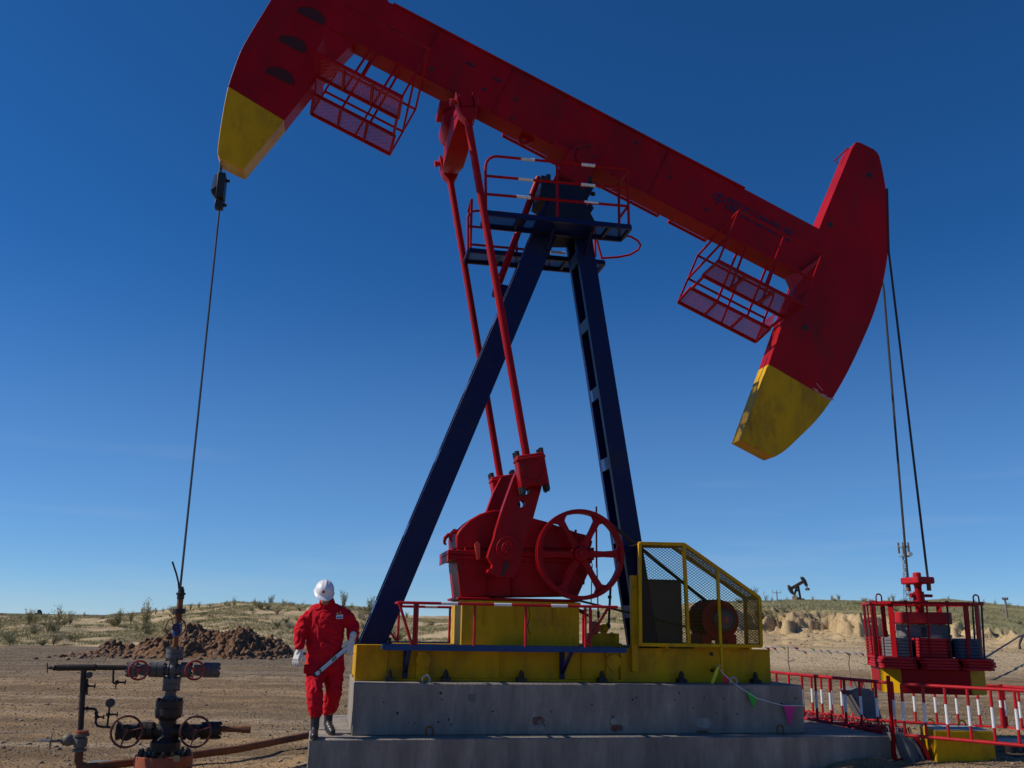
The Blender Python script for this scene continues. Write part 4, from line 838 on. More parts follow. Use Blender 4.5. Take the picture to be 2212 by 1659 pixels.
# middle tower of blocks on the stem
b = MB(); octp(b, .33, .1, 1.255, 1.66); octp(b, .31, .1, 1.662, 1.835); b.make('inner_block', CGR, cwu, bev=.01)
b = MB(); b.box((0, 0, 0), (0, 0, 0)) if False else b.prism([(-.06, -.325), (.0, -.325), (.0, -.3), (-.06, -.3)], 1.67, 1.8, fr=cf_); b.make('block_slot', BLK, cwu)
b = MB(); b.mi = 0; octp(b, .36, .1, 1.84, 2.0); b.make('cap_block', RED2, cwu, bev=.012)
b = MB(); b.cyl(cf_(0, 0, 1.25), cf_(0, 0, 2.14), .058, n=18); b.make('centre_stem', RED, cwu)
# cage of flat bars and rods with a square ring
b = MB(); z = 2.115; H_ = .71
for i in range(8): p, q = octo(H_, .24)[i], octo(H_, .24)[(i + 1) % 8]; b.bar(cf_(*p, z), cf_(*q, z), .05, .032)
for p, q in (((-H_, -.1), (H_, -.1)), ((-H_, .1), (H_, .1)), ((-.1, -H_), (-.1, H_)), ((.1, -H_), (.1, H_))): b.bar(cf_(*p, z), cf_(*q, z), .04, .03)
rg = b.make('top_ring', RED, cwu)
for a_, bb_ in ((-.71, -.42), (-.5, -.66), (.46, -.68), (.62, -.58), (.71, -.3), (-.71, .4), (.71, .4), (-.4, .71), (.4, .71)):
    b = MB(); d = Vector((a_, bb_)).normalized() * .05; t_ = Vector((-d.y, d.x)).normalized() * .055 if True else 0
    p0_, p1_ = cf_(a_ * .985, bb_ * .985, 2.10), cf_(a_ * .965, bb_ * .965, 1.26)
    b.bar(p0_, p1_, .075, .014, (math.cos(CA + math.atan2(bb_, a_)), math.sin(CA + math.atan2(bb_, a_)), 0)); b.make('flat_bar', RED, rg)
for a_, bb_ in ((-.68, -.5), (-.3, -.71), (-.04, -.71), (.22, -.71), (.71, -.45), (.0, .71), (-.71, .0), (.71, .05)):
    b = MB(); b.cyl(cf_(a_, bb_, 2.14), cf_(a_ * .96, bb_ * .95, 1.4), .013, n=8); b.cyl(cf_(a_, bb_, 2.12), cf_(a_, bb_, 2.145), .026, n=6); b.make('tie_rod', RED if a_ < .1 else BLK, rg)
for a_, bb_ in ((-.62, -.55), (.62, -.57)):
    b = MB(); c = Vector(cf_(a_, bb_, 2.19)); b.torus(c, (0, -1, 0), .042, .011, 20, 6, -.2, math.pi + .2, ref=(1, 0, 0)); b.cyl((c[0] - .042, c[1], 2.12), (c[0] - .042, c[1], 2.18), .011, n=6); b.cyl((c[0] + .042, c[1], 2.12), (c[0] + .042, c[1], 2.18), .011, n=6); b.make('lifting_ring', RED, rg)
b = MB(); b.lathe([(.03, 0), (.085, .0), (.075, .1), (.075, .16), (.03, .16)], cf_(0, 0, 2.13), (0, 0, 1), 20); b.cyl(cf_(0, 0, 2.28), cf_(0, 0, 2.37), .05, n=16); b.make('hanger_sleeve', RED, cwu)
q = cf_(0, 0, 2.235); b = MB(); b.cyl((q[0] - .13, q[1], q[2]), (q[0] + .21, q[1], q[2]), .022, n=12); b.cyl((q[0] - .13, q[1], q[2]), (q[0] - .09, q[1], q[2]), .034, n=8); b.make('hanger_pin', RED2, cwu)
q = cf_(0, 0, 2.36); b = MB(); b.box((q[0] - .13, q[1] - .22, 2.395), (q[0] + .13, q[1] + .22, 2.49)); b.cyl((q[0], q[1], 2.36), (q[0], q[1], 2.56), .058, n=16); b.make('hanger_yoke', RED2, cwu, bev=.02)
for (sd_, dv, du, dx, dy) in (('near', -.165, .06, 1920, 545), ('far', .165, -.04, 1909, 625)):
    ut = uz(dx, dy, VC + dv); bot = (q[0] + du, q[1] + dv, 2.33); b = MB()
    tp = (ut[0], VC + dv, ut[1] + .02)
    b.pipe([bot, tp, (hr[9][0] + .012 if sd_ == 'near' else hr[9][0] + .012, VC + dv, max(ut[1] + .35, 7.3)), (hr[6][0] + .02, VC + dv, hr[6][1])], .017, 8)
    o_ = b.make('hoist_rope', ROPE, loc=bot); tag(o_, '%s black wire rope from the rear head down to the hanging carrier' % ('right-hand' if sd_ == 'near' else 'left-hand'), 'rope')
    b = MB(); b.cyl((bot[0], bot[1], 2.3), (bot[0], bot[1], 2.4), .03, n=12); b.make('rope_socket', RST, o_)

# ================================================================== red plates, leaning slab and yellow block on the right
ZG = .22
rnd = random.Random(5)
def wire(mb, c, dx, hh=.05, ww=.03):
    c = Vector(c); dx = Vector(dx).normalized(); pts = [c - dx * ww + Vector((0, 0, -.01))] + [c - dx * ww * math.cos(t) + Vector((0, 0, hh * math.sin(t))) for t in (.1, .6, 1.1, 1.57, 2.1, 2.6, 3.0)] + [c + dx * ww + Vector((0, 0, -.01))]
    mb.pipe(pts, .0065, 6)
for i in range(26):
    v = .62 + i * .085; u = 7.32 - i * .012 + rnd.uniform(-.03, .03); lean = rnd.uniform(-.02, .02); zt_ = ZG + .31 + rnd.uniform(-.015, .02); hw = .24
    b = MB(); b.prism([(-hw, 0), (hw, 0), (hw, .2), (hw - .07, zt_ - ZG), (-hw + .07, zt_ - ZG), (-hw, .2)], 0, .062, fr=lambda x, y, z_: (u + x, v + z_ + lean * y, ZG + y))
    wire(b, (u - .1, v + .03 + lean * .3, zt_), (1, 0, 0)); wire(b, (u + .1, v + .03 + lean * .3, zt_), (1, 0, 0))
    if i % 7 == 3: tag(b.make('weight_plate', CGR, loc=(u, v, ZG), bev=.006), 'grey weight plate on edge among the red row beside the foundation, ' + {3: 'nearest of four', 10: 'second nearest of four', 17: 'third nearest of four', 24: 'farthest of four'}[i], 'weight plate', 'grey plates among the red row')
    else: tag(b.make('weight_plate', RED2, loc=(u, v, ZG), bev=.006), 'red weight plate with two wire handles on edge in the row beside the foundation', 'weight plate', 'red weight plates on edge beside the foundation')
for i in range(8):
    u = 6.93 + i * .036; v = -.32 + rnd.uniform(-.03, .03); last = i >= 6; lean = -.3 - .02 * i
    b = MB(); hd_ = .26
    b.prism([(-hd_, 0), (hd_, 0), (hd_, .2), (hd_ - .08, .34), (-hd_ + .08, .34), (-hd_, .2)], -.015, .017, fr=lambda x, y, z_: (u + .1 + z_ + lean * y, v + .28 + x, ZG - .02 + y))
    wire(b, (u + .1 + lean * .36, v + .2, ZG + .34), (0, 1, 0)); wire(b, (u + .1 + lean * .36, v + .36, ZG + .34), (0, 1, 0))
    tag(b.make('weight_plate', RED2 if last else CGR, loc=(u, v, ZG), bev=.005), '%s weight plate leaning at the pile\'s near end, %s' % ('red' if last else 'grey', ['first beside the foundation', 'second from foundation', 'third from foundation', 'fourth from foundation', 'fifth from foundation', 'sixth from foundation', 'second from yellow block', 'nearest the yellow block'][i]), 'weight plate', 'weight plates leaning at the near end of the pile')
vl = .95
P = [m('c8', *q, vl) for q in ((632, 1072), (688, 1045), (770, 1055), (795, 1075), (868, 1285), (750, 1285))]
b = MB(); b.prism(P, vl, vl + .3); 
for x in (650, 712): qa = p3('c8', x, 1052, vl + .12); wire(b, qa, (1, 0, 0), .1, .035)
tag(b.make('leaning_slab', CGR, loc=(P[3][0], vl, ZG), bev=.01), 'dark grey slab with two wire handles leaning up out of the red plate pile', 'slab')
yb_ = thing('yellow_block', 'low yellow concrete block with two lifting rings standing on the ground at lower right', 'block', (7.6, .0, ZG))
ycor = [(7.24, -.44), (7.94, -.58), (8.14, .12), (7.5, .24)]
zyt = .61
b = MB(); b.add([(x, y, .12) for x, y in ycor] + [(7.6 + (x - 7.6) * .97, -.2 + (y + .2) * .97, zyt) for x, y in ycor], [(0, 1, 2, 3), (4, 5, 6, 7), (0, 1, 5, 4), (1, 2, 6, 5), (2, 3, 7, 6), (3, 0, 4, 7)]); b.make('body', YEL, yb_, bev=.015)
b = MB(); b.add([(7.6 + (x - 7.6) * .93, -.2 + (y + .2) * .93, zyt + .002) for x, y in ycor] + [(7.6 + (x - 7.6) * .93, -.2 + (y + .2) * .93, zyt + .006) for x, y in ycor], [(0, 1, 2, 3), (4, 5, 6, 7), (0, 1, 5, 4), (1, 2, 6, 5), (2, 3, 7, 6), (3, 0, 4, 7)]); b.make('top_face', CONC2, yb_)
for u, v in ((7.5, .0), (7.85, -.12)):
    b = MB(); b.torus((u, v, zyt + .03), (0, -1, 0), .05, .011, 18, 6, -.3, math.pi + .3, ref=(1, 0, 0)); b.make('lifting_ring', YEL, yb_)
vlv = thing('ground_valve', 'dark pipe valve with white flange lying at the lower right edge of the picture', 'valve', (8.35, -.2, ZG))
a_ = g('c8', 1760, 1520, .33)
b = MB(); b.cyl((a_[0] - .03, a_[1], .42), (a_[0] + .9, a_[1] - .15, .42), .05, n=14); b.make('white_pipe', CONC2, vlv)
b = MB(); b.cyl((a_[0] + .1, a_[1] - .08, .25), (a_[0] + .1, a_[1] - .08, .40), .09, n=16); b.cyl((a_[0] + .3, a_[1] - .1, .36), (a_[0] + .5, a_[1] - .12, .36), .08, n=14); b.box((a_[0] - .05, a_[1] - .35, .1), (a_[0] + 1.2, a_[1] - .2, .3)); b.make('valve_body', BLK, vlv, bev=.01)

# ================================================================== red and white barriers
WPOST = mat('barrier_white', (.7, .72, .76), .4, dirt=(.3, .2, .18), dirt_amt=.15, dirt_scale=9, var=.05, bump=.01)
def barrier(label, A, B, zt_, zb_, n, legs=(), r=.021, rr=.024, grp='red and white barrier panels', zA=None):
    t = thing('safety_barrier', label, 'barrier', (A[0], A[1], zb_), grp)
    A, B = Vector((A[0], A[1], 0)), Vector((B[0], B[1], 0)); d = (B - A).normalized()
    def at(s, z): p = A.lerp(B, s); return (p.x, p.y, z)
    b = MB(); b.cyl(at(0, zt_), at(1, zt_), rr, n=10); b.make('top_rail', RED2, t); b = MB(); b.cyl(at(0, zb_), at(1, zb_), rr, n=10); b.make('bottom_rail', RED2, t)
    hh = zt_ - zb_
    for i in range(n):
        s = i / (n - 1); b = MB(); b.cyl(at(s, zb_), at(s, zt_), r, n=10); bl = b.make('baluster', RED2, t)
        b = MB(); b.cyl(at(s, zb_ + hh * .28), at(s, zb_ + hh * .66), r + .0015, n=10); b.make('white_band', WPOST, bl)
    return t
f1a, f1b = (6.99, -.05), (6.60, 2.62)
barrier('near barrier panel running back beside the foundation, left of the tall post', f1a, f1b, 1.12, .54, 10, r=.017, rr=.02)
b = MB(); b.bar((6.9, -.12, .2), (6.9, -.12, 1.21), .036, .036); b.box((6.9, -.16, .2), (7.3, -.08, .26)); tag(b.make('barrier_post', RED, loc=(6.9, -.12, .2), bev=.004), 'tall square red post with a foot bar at the right front corner of the foundation', 'post')
q = g('c8', 75, 890, 1.15); q = (f1b[0] - .1, f1b[1] + .06)
pp = thing('capped_post', 'short red post with a yellow cap at the far end of the near barrier', 'post', (q[0], q[1], .5))
b = MB(); b.cyl((q[0], q[1], .15), (q[0], q[1], 1.2), .035, n=12); b.make('pipe_post', RED2, pp)
b = MB(); b.cyl((q[0], q[1], 1.2), (q[0], q[1], 1.25), .04, n=12); b.cyl((q[0] - .09, q[1], 1.265), (q[0] + .03, q[1], 1.25), .025, n=10); b.make('cap', mat('bright_yellow', (.75, .55, .03), .3, bump=0), pp)
barrier('near barrier panel crossing in front of the yellow block at the lower right', (6.97, -.27), (8.02, -1.66), 1.12, .54, 8, r=.017, rr=.02)
far = [g('c8', 250, 952, .92), g('c8', 780, 1000, .92), None, None]
P1f, P2f = (far[0][0], far[0][1]), (9.15, 3.9); P3f = (10.62, 2.72); P4f = (10.75, 1.6)
barrier('far barrier panel behind the red plates, left of the hanging carrier', P1f, P2f, .92, .3, 8, r=.02, rr=.024)
barrier('far barrier panel seen below the hanging carrier', P2f, P3f, .92, .3, 7, r=.02, rr=.024)
barrier('far barrier panel at the right picture edge, behind the carrier', (P3f[0] + .06, P3f[1] - .02), (P4f[0] + .1, P4f[1]), .92, .3, 5, r=.02, rr=.024)
b = MB(); b.cyl((P3f[0] + .03, P3f[1], .05), (P3f[0] + .03, P3f[1], .95), .03, n=10); b.cyl((P3f[0] + .0, P3f[1], .12), (P3f[0] + .0, P3f[1], .6), .03, n=10); tag(b.make('barrier_post', RED2, loc=(P3f[0], P3f[1], 0)), 'red round post standing where two far barrier panels meet, right of the carrier', 'post')

# ================================================================== pennant lines
PC = {'yellow': (.55, .6, .02), 'red': (.6, .02, .03), 'green': (.02, .4, .03), 'pink': (.6, .02, .22), 'purple': (.15, .08, .45)}
def pm(c): return mat('pennant_' + c, PC[c], .6, bump=0, var=.05)
pl_ = thing('pennant_line', 'white cord with yellow, red, green and pink pennants strung across the foundation front', 'bunting', (4.9, .28, 1.0))
va = .27
CP = [p3('d8', 735, 150, .48), p3('d8', 680, 175, .46), p3('d8', 760, 270, .4), p3('d8', 895, 395, .31), p3('d8', 1040, 490, va), p3('d8', 1200, 590, va), p3('d8', 1400, 648, va), p3('d8', 1540, 685, va), p3('d8', 1840, 692, va)]
e_ = (6.05, .45, CP[-1][2] + .01)
b = MB(); b.pipe(CP + [e_], .0045, 6); b.make('cord', WHT, pl_)
for c_, pts in (('yellow', ((665, 175), (700, 185), (665, 300), (625, 398), (585, 390))), ('red', ((755, 280), (800, 300), (850, 345), (835, 405), (765, 390))), ('green', ((1052, 492), (1110, 505), (1195, 585), (1185, 640), (1170, 722), (1120, 640))), ('pink', ((1550, 690), (1712, 696), (1635, 975)))):
    vv = .42 if c_ in ('yellow', 'red') else va; b = MB(); P = [m('d8', *q, vv) for q in pts]; b.prism(P, vv, vv + .002)
    o_ = b.make('pennant', pm(c_), pl_); o_['label'] = c_ + ' pennant on the near cord'
pf_ = thing('pennant_line', 'far cord of small coloured pennants on thin stakes in front of the sandy bank', 'bunting', tuple(gz(*D('c8', 165, 930), .1)) + (.1,))
def wpt(px, py, Y): d = ray(px, py); t = Y / d[1]; x, y, z = d[0] * t - OX, d[1] * t - OY, d[2] * t + EYE; return (x * CY_ + y * SY_, -x * SY_ + y * CY_, z)
def dd(x, y, k='c8'): return D(k, x, y)
b = MB(); FP = [wpt(*dd(-40, 735), 29), wpt(*dd(30, 737), 29), wpt(*dd(145, 732), 29), wpt(*dd(270, 770), 29), wpt(*dd(400, 765), 29), wpt(*dd(610, 780), 29), wpt(*dd(750, 782), 29)]
b.pipe(FP, .01, 5); b.make('cord', WHT, pf_)
for (x, y, c_) in ((-15, 742, 'red'), (32, 738, 'pink'), (103, 734, 'yellow'), (205, 742, 'red'), (266, 768, 'red'), (336, 752, 'green'), (395, 762, 'purple'), (455, 765, 'yellow'), (520, 770, 'purple'), (590, 778, 'red'), (613, 782, 'green'), (660, 782, 'purple'), (705, 782, 'red')):
    a = wpt(*dd(x, y), 29); s_ = .085 if c_ in ('red', 'pink', 'yellow') else .055; b = MB(); b.prism([(a[0] - s_, a[2] + .03), (a[0] + s_ * .8, a[2] + .015), (a[0] + s_ * 1.3, a[2] - s_ * 1.2)], a[1], a[1] + .003); b.make('pennant', pm(c_), pf_)
STK = mat('dry_stick', (.25, .2, .14), .8)
for (x0, y0, x1, y1) in ((145, 732, 168, 960), (617, 785, 622, 945)):
    a, c = wpt(*dd(x0, y0), 29), wpt(*dd(x1, y1), 29); b = MB(); mid = [(a[i] * .5 + c[i] * .5) for i in range(3)]; mid[0] -= .05
    b.pipe([a, mid, c], .018, 6); 
    if x0 < 200: b.cyl(mid, (mid[0] + .25, mid[1], mid[2] + .06), .01, n=5)
    b.make('stake', STK, pf_)

# ================================================================== land
def vnoise(x, y, seed=0):
    xi, yi = np.floor(x).astype(np.int64), np.floor(y).astype(np.int64); fx_, fy_ = x - xi, y - yi
    def h(a, b_): n = (a * 374761393 + b_ * 668265263 + seed * 1442695041) & 0x7fffffff; n = ((n ^ (n >> 13)) * 1274126177) & 0x7fffffff; return ((n ^ (n >> 16)) & 0xffff) / 65535.0
    u_, v_ = fx_ * fx_ * (3 - 2 * fx_), fy_ * fy_ * (3 - 2 * fy_)
    return (h(xi, yi) * (1 - u_) + h(xi + 1, yi) * u_) * (1 - v_) + (h(xi, yi + 1) * (1 - u_) + h(xi + 1, yi + 1) * u_) * v_
def fbm(x, y, o_=4, seed=0):
    s = 0; a = .5; t = 0
    for i in range(o_): s = s + a * vnoise(x * 2 ** i + 17 * i, y * 2 ** i - 9 * i, seed + i); t += a; a *= .5
    return s / t
def sm(a, b_, x): t = np.clip((x - a) / (b_ - a), 0, 1); return t * t * (3 - 2 * t)
TK = np.array([-2, -.6, -.529, -.48, -.42, -.39, -.36, -.337, -.31, -.289, -.24, -.20, -.163, -.13, -.095, -.06, -.02, .03, .07, .1, .14, .2, .25, .2725, .316, .389, .46, .535, .7, 2])
RE = np.array([-.001, -.001, -.001, -.001, -.001, .000, .005, .0092, .0135, .0150, .0156, .015, .0145, .008, .004, .004, .005, .009, .013, .0155, .018, .023, .026, .0263, .0283, .0285, .0312, .0263, .024, .02])   # skyline slope
RD = np.array([95, 95, 95, 95, 95, 95, 95, 92, 90, 90, 88, 88, 88, 90, 95, 95, 95, 95, 95, 100, 110, 130, 150, 150, 150, 150, 150, 150, 150, 150.])  # its distance
EE = np.array([-.031, -.031, -.031, -.030, -.030, -.030, -.030, -.030, -.030, -.030, -.029, -.028, -.027, -.026, -.024, -.024, -.023, -.02, -.018, -.018, -.02, -.022, -.0215, -.0201, -.0194, -.019, -.019, -.0205, -.021, -.02])   # slope at the pad's edge
ED = np.array([52, 52, 52, 52, 51, 50, 50, 49, 49, 49, 50, 52, 54, 54, 52, 50, 48, 46, 45, 45, 45, 45, 45, 45, 45, 45, 46, 48, 50, 50.])
CT = np.array([-2, .16, .2, .235, .26, .2725, .30, .33, .36, .389, .42, .46, .49, .52, .56, 2]); 
CTOP = np.array([0, 0, .010, .0175, .018, .0175, .0150, .0130, .0128, .0122, .009, .005, .003, -.001, 0, 0])       # top of the cut bank
CBOT = np.array([0, 0, .004, .000, -.0012, -.0022, -.0028, -.0035, -.0042, -.0048, -.0052, -.006, -.0055, -.006, 0, 0])
def zone(X, Y):
    r = np.hypot(X, Y); t = np.where(Y > .05 * r, X / np.maximum(Y, 1e-3), np.where(X > 0, 2., -2.)); t = np.clip(t, -2, 2); return r, t
def height(X, Y):
    r, t = zone(X, Y); Yd = np.where(Y > .3 * r, Y, r)
    re, rdist, ee, ed = (np.interp(t, TK, q) for q in (RE, RD, EE, ED))
    z_edge = EYE + ee * ed; z_ridge = EYE + re * rdist
    rgt = sm(.12, .22, t)                                   # right side floor rises gently
    near = .22 * sm(3.0, 5.0, X) * (1 - sm(14, 20, Y)) + .1 * sm(3.0, 8.0, X)
    f = sm(22, 1, Yd) * 0
    floor = near + (z_edge - near) * np.clip((Yd - 16) / (ed - 16), 0, 1) ** 1.6
    k = np.clip((Yd - ed) / (rdist - ed), 0, 1.0)
    hill = z_edge + (z_ridge - z_edge) * (k ** .85)
    # cut bank: talus, face, plateau
    cb = np.interp(t, CT, CBOT); ct = np.interp(t, CT, CTOP); has = sm(.17, .235, t) * (1 - sm(.52, .56, t))
    yc = 56.5 + 7.0 * (fbm(t * 30, t * 0 + 3, 3, 5) - .5)
    zb = EYE + cb * 56 ; zt_ = EYE + ct * 58
    lump = fbm(X * .9, Y * .9, 4, 3)
    face = .62 * sm(0, .35 + .5 * (1 - has), (Yd - yc) + 4.2 * (fbm(X * .8, Y * .8 + 4, 5, 12) - .5)) + .38 * sm(0, .5, (Yd - yc - .7) + 2.4 * (fbm(X * 1.6, Y * 1.6 + 4, 4, 14) - .5))
    tal = z_edge + (zb - z_edge) * np.clip((Yd - ed) / (yc - ed), 0, 1) ** 1.3 + .35 * (lump - .5) * sm(ed, ed + 6, Yd)
    plate = zt_ + (z_ridge - zt_) * np.clip((Yd - 58) / (rdist - 58), 0, 1) ** .8
    bank = tal * (1 - face) + plate * face
    bank = bank + has * (1 - sm(yc + 1, yc + 4, Yd)) * sm(yc - 1.2, yc, Yd) * .8 * (fbm(X * 2.6, Y * 2.6, 5, 21) - .5) + has * (1 - sm(yc + 1.5, yc + 4, Yd)) * sm(yc - 3, yc - 1, Yd) * -.4 * np.clip(.5 - np.abs(fbm(X * 1.1, Y * .45, 4, 23) - .5) * 8, 0, 1)
    hh = np.where(Yd > ed, hill * (1 - has) + bank * has, floor)
    beyond = Yd > rdist
    far_ = z_ridge + 0 * r; drop = sm(rdist, rdist + 60, Yd)
    farz = EYE + np.where(t < -.2, .0015, .0) * Yd
    hh = np.where(beyond, z_ridge * (1 - drop) + np.minimum(z_ridge, .6) * drop, hh)
    left = (t < -.1) 
    plain = sm(300, 900, Yd) * (1 - sm(-.30, -.15, t)) * (1.2 + .0016 * np.clip(Yd, 0, 4000)) 
    hh = hh + plain
    und = (fbm(X * .16, Y * .16, 4, 1) - .5) * 1.1 * sm(ed + 1, ed + 14, Yd) * (1 - .65 * has) * (1 - sm(rdist + 30, rdist + 60, Yd)) + (fbm(X * .7, Y * .7, 3, 2) - .5) * .28 * sm(ed, ed + 5, Yd) * (1 - sm(150, 200, Yd))
    micro = (fbm(X * 1.3, Y * 1.3, 3, 4) - .5) * .05 + (fbm(X * 5, Y * 5, 3, 6) - .5) * .022
    micro = micro * (1 - .7 * sm(ed, ed + 3, Yd)) 
    mound = .10 * np.exp(-(((X + 2.6) / .55) ** 2 + ((Y - 9.9) / .7) ** 2))
    uu_ = (X - OX) * CY_ + (Y - OY) * SY_; vv_ = -(X - OX) * SY_ + (Y - OY) * CY_
    dsl = np.maximum(np.maximum(-uu_, uu_ - 6.945), np.maximum(-vv_, vv_ - 2.75)); mound = mound + .13 * np.exp(-(np.maximum(dsl, 0) / .28) ** 2) * fbm(X * 3 + 9, Y * 3, 4, 77) * (r < 25)
    return hh + und * (1 - sm(ed - 1, ed, ed - Yd + 0)) + micro + mound
ang = []
a = -math.pi
while a < math.pi:
    ang.append(a); ta = abs(a)
    a += .0016 if .19 < a < .52 else (.004 if ta < .62 else (.012 if ta < .9 else .08))
ang = np.array(ang)
rad = [0.6]
while rad[-1] < 4500: 
    q = rad[-1]; rad.append(q + (.25 if q < 6 else q * .0095 if q < 44 else .16 if q < 66 else q * .009 if q < 170 else q * .05))
rad = np.array(rad)
TH_, RR_ = np.meshgrid(ang, rad); X_, Y_ = RR_ * np.sin(TH_), RR_ * np.cos(TH_); Z_ = height(X_, Y_)
nr, na = X_.shape
me = bpy.data.meshes.new('ground')
vs = np.stack([X_.ravel(), Y_.ravel(), Z_.ravel()], 1); vs = np.vstack([vs, [[0, 0, 0]]])
idx = np.arange(nr * na).reshape(nr, na); nx = np.roll(idx, -1, 1)
qd = np.stack([idx[:-1], idx[1:], nx[1:], nx[:-1]], -1).reshape(-1, 4)
tri = np.stack([np.full(na, nr * na), idx[0], nx[0]], -1)
me.vertices.add(len(vs)); me.vertices.foreach_set('co', vs.ravel())
nl = len(qd) * 4 + len(tri) * 3; me.loops.add(nl); me.loops.foreach_set('vertex_index', np.concatenate([qd.ravel(), tri.ravel()]))
me.polygons.add(len(qd) + len(tri)); ls = np.concatenate([np.arange(len(qd)) * 4, len(qd) * 4 + np.arange(len(tri)) * 3]); me.polygons.foreach_set('loop_start', ls); me.polygons.foreach_set('loop_total', np.concatenate([np.full(len(qd), 4), np.full(len(tri), 3)]))
me.update(); me.polygons.foreach_set('use_smooth', [True] * len(me.polygons))
ground = bpy.data.objects.new('ground', me); COL.objects.link(ground); ground['kind'] = 'structure'
if me.polygons[0].normal.z < 0: me.flip_normals()
# soil zones as plain earth colours: grey gravel, red-brown earth, sand, dry grass
r_, t_ = zone(X_, Y_); ed_ = np.interp(t_, TK, ED); Yd_ = np.where(Y_ > .3 * r_, Y_, r_)
n1 = fbm(X_ * .12, Y_ * .35, 4, 31); n2 = fbm(X_ * .5, Y_ * .9, 4, 33)
grav = np.array([.15, .124, .088]); earth = np.array([.31, .208, .112]); sand = np.array([.56, .43, .265]); scrub = np.array([.20, .19, .085]); dark = np.array([.16, .10, .065])
w1 = sm(.42, .6, n1)[..., None]; w2 = sm(.35, .65, n2)[..., None]
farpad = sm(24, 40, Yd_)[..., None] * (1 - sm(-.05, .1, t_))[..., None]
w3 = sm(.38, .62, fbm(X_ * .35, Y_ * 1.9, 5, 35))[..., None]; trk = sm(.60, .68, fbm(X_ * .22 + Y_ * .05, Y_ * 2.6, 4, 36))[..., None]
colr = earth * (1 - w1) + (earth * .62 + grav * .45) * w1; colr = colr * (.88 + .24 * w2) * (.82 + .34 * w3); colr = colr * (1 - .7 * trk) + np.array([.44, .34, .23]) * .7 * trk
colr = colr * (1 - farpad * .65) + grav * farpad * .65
rs = (sm(30, 36, Yd_) * sm(.2, .26, t_))[..., None]; colr = colr * (1 - rs) + sand * .92 * rs
ne = sm(-.6, .6, Yd_ - ed_ + 1.5 * (n2 - .5))[..., None]; midhas = (sm(.02, .1, t_))[..., None]
hillc = sand * (.72 + .3 * w2) * (1 - 0) ; gr = sm(.40, .62, fbm(X_ * .22, Y_ * .22, 5, 41))[..., None]
hillc = hillc * (1 - .35 * gr) + scrub * .35 * gr
colr = colr * (1 - ne) + hillc * ne
plat_ = (sm(57, 61, Yd_) * sm(.17, .235, t_))[..., None]; talm = (ne * sm(.17, .235, t_)[..., None]) * (1 - plat_)
colr = colr * (1 - talm) + sand * (.78 + .25 * w2) * np.array([1, .96, .88]) * talm
colr = colr * (1 - plat_) + (scrub * (.8 + .5 * w2) + np.array([.06, .045, .03])) * plat_
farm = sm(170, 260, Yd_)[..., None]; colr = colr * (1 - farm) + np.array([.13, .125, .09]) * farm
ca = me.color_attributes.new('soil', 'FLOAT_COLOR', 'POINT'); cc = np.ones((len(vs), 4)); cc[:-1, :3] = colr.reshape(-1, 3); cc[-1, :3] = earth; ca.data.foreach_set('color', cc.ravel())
GM = bpy.data.materials.new('desert_ground'); GM.use_nodes = True; n = GM.node_tree; L = n.links; bs = n.nodes['Principled BSDF']; bs.inputs['Roughness'].default_value = .95; bs.inputs['Specular IOR Level'].default_value = .15
at_ = n.nodes.new('ShaderNodeAttribute'); at_.attribute_name = 'soil'; tc = n.nodes.new('ShaderNodeTexCoord')
def nz(scale, det, rough=.6):
    q = n.nodes.new('ShaderNodeTexNoise'); q.inputs['Scale'].default_value = scale; q.inputs['Detail'].default_value = det; q.inputs['Roughness'].default_value = rough; L.new(tc.outputs['Object'], q.inputs['Vector']); return q
na_, nb_, nc_ = nz(.9, 9, .7), nz(9, 9, .8), nz(60, 4, .7)
vo = n.nodes.new('ShaderNodeTexVoronoi'); vo.inputs['Scale'].default_value = 26; L.new(tc.outputs['Object'], vo.inputs['Vector'])
mu = n.nodes.new('ShaderNodeMapRange'); mu.inputs[1].default_value = .3; mu.inputs[2].default_value = .7; mu.inputs[3].default_value = .6; mu.inputs[4].default_value = 1.4; L.new(nb_.outputs[0], mu.inputs[0])
mu2 = n.nodes.new('ShaderNodeMapRange'); mu2.inputs[1].default_value = .3; mu2.inputs[2].default_value = .7; mu2.inputs[3].default_value = .82; mu2.inputs[4].default_value = 1.18; L.new(na_.outputs[0], mu2.inputs[0])
mm = n.nodes.new('ShaderNodeMath'); mm.operation = 'MULTIPLY'; L.new(mu.outputs[0], mm.inputs[0]); L.new(mu2.outputs[0], mm.inputs[1])
vm = n.nodes.new('ShaderNodeVectorMath'); vm.operation = 'SCALE'; L.new(at_.outputs['Color'], vm.inputs[0]); L.new(mm.outputs[0], vm.inputs['Scale']); L.new(vm.outputs[0], bs.inputs['Base Color'])
b1 = n.nodes.new('ShaderNodeBump'); b1.inputs['Strength'].default_value = .9; b1.inputs['Distance'].default_value = .05; L.new(nb_.outputs[0], b1.inputs['Height'])
b0 = n.nodes.new('ShaderNodeBump'); b0.invert = True; b0.inputs['Strength'].default_value = .8; b0.inputs['Distance'].default_value = .02; L.new(vo.outputs['Distance'], b0.inputs['Height']); L.new(b1.outputs[0], b0.inputs['Normal'])
b2 = n.nodes.new('ShaderNodeBump'); b2.inputs['Strength'].default_value = .8; b2.inputs['Distance'].default_value = .012; L.new(nc_.outputs[0], b2.inputs['Height']); L.new(b0.outputs[0], b2.inputs['Normal']); L.new(b2.outputs[0], bs.inputs['Normal'])
me.materials.append(GM)
def H(x, y): return float(height(np.array([float(x)]), np.array([float(y)]))[0])
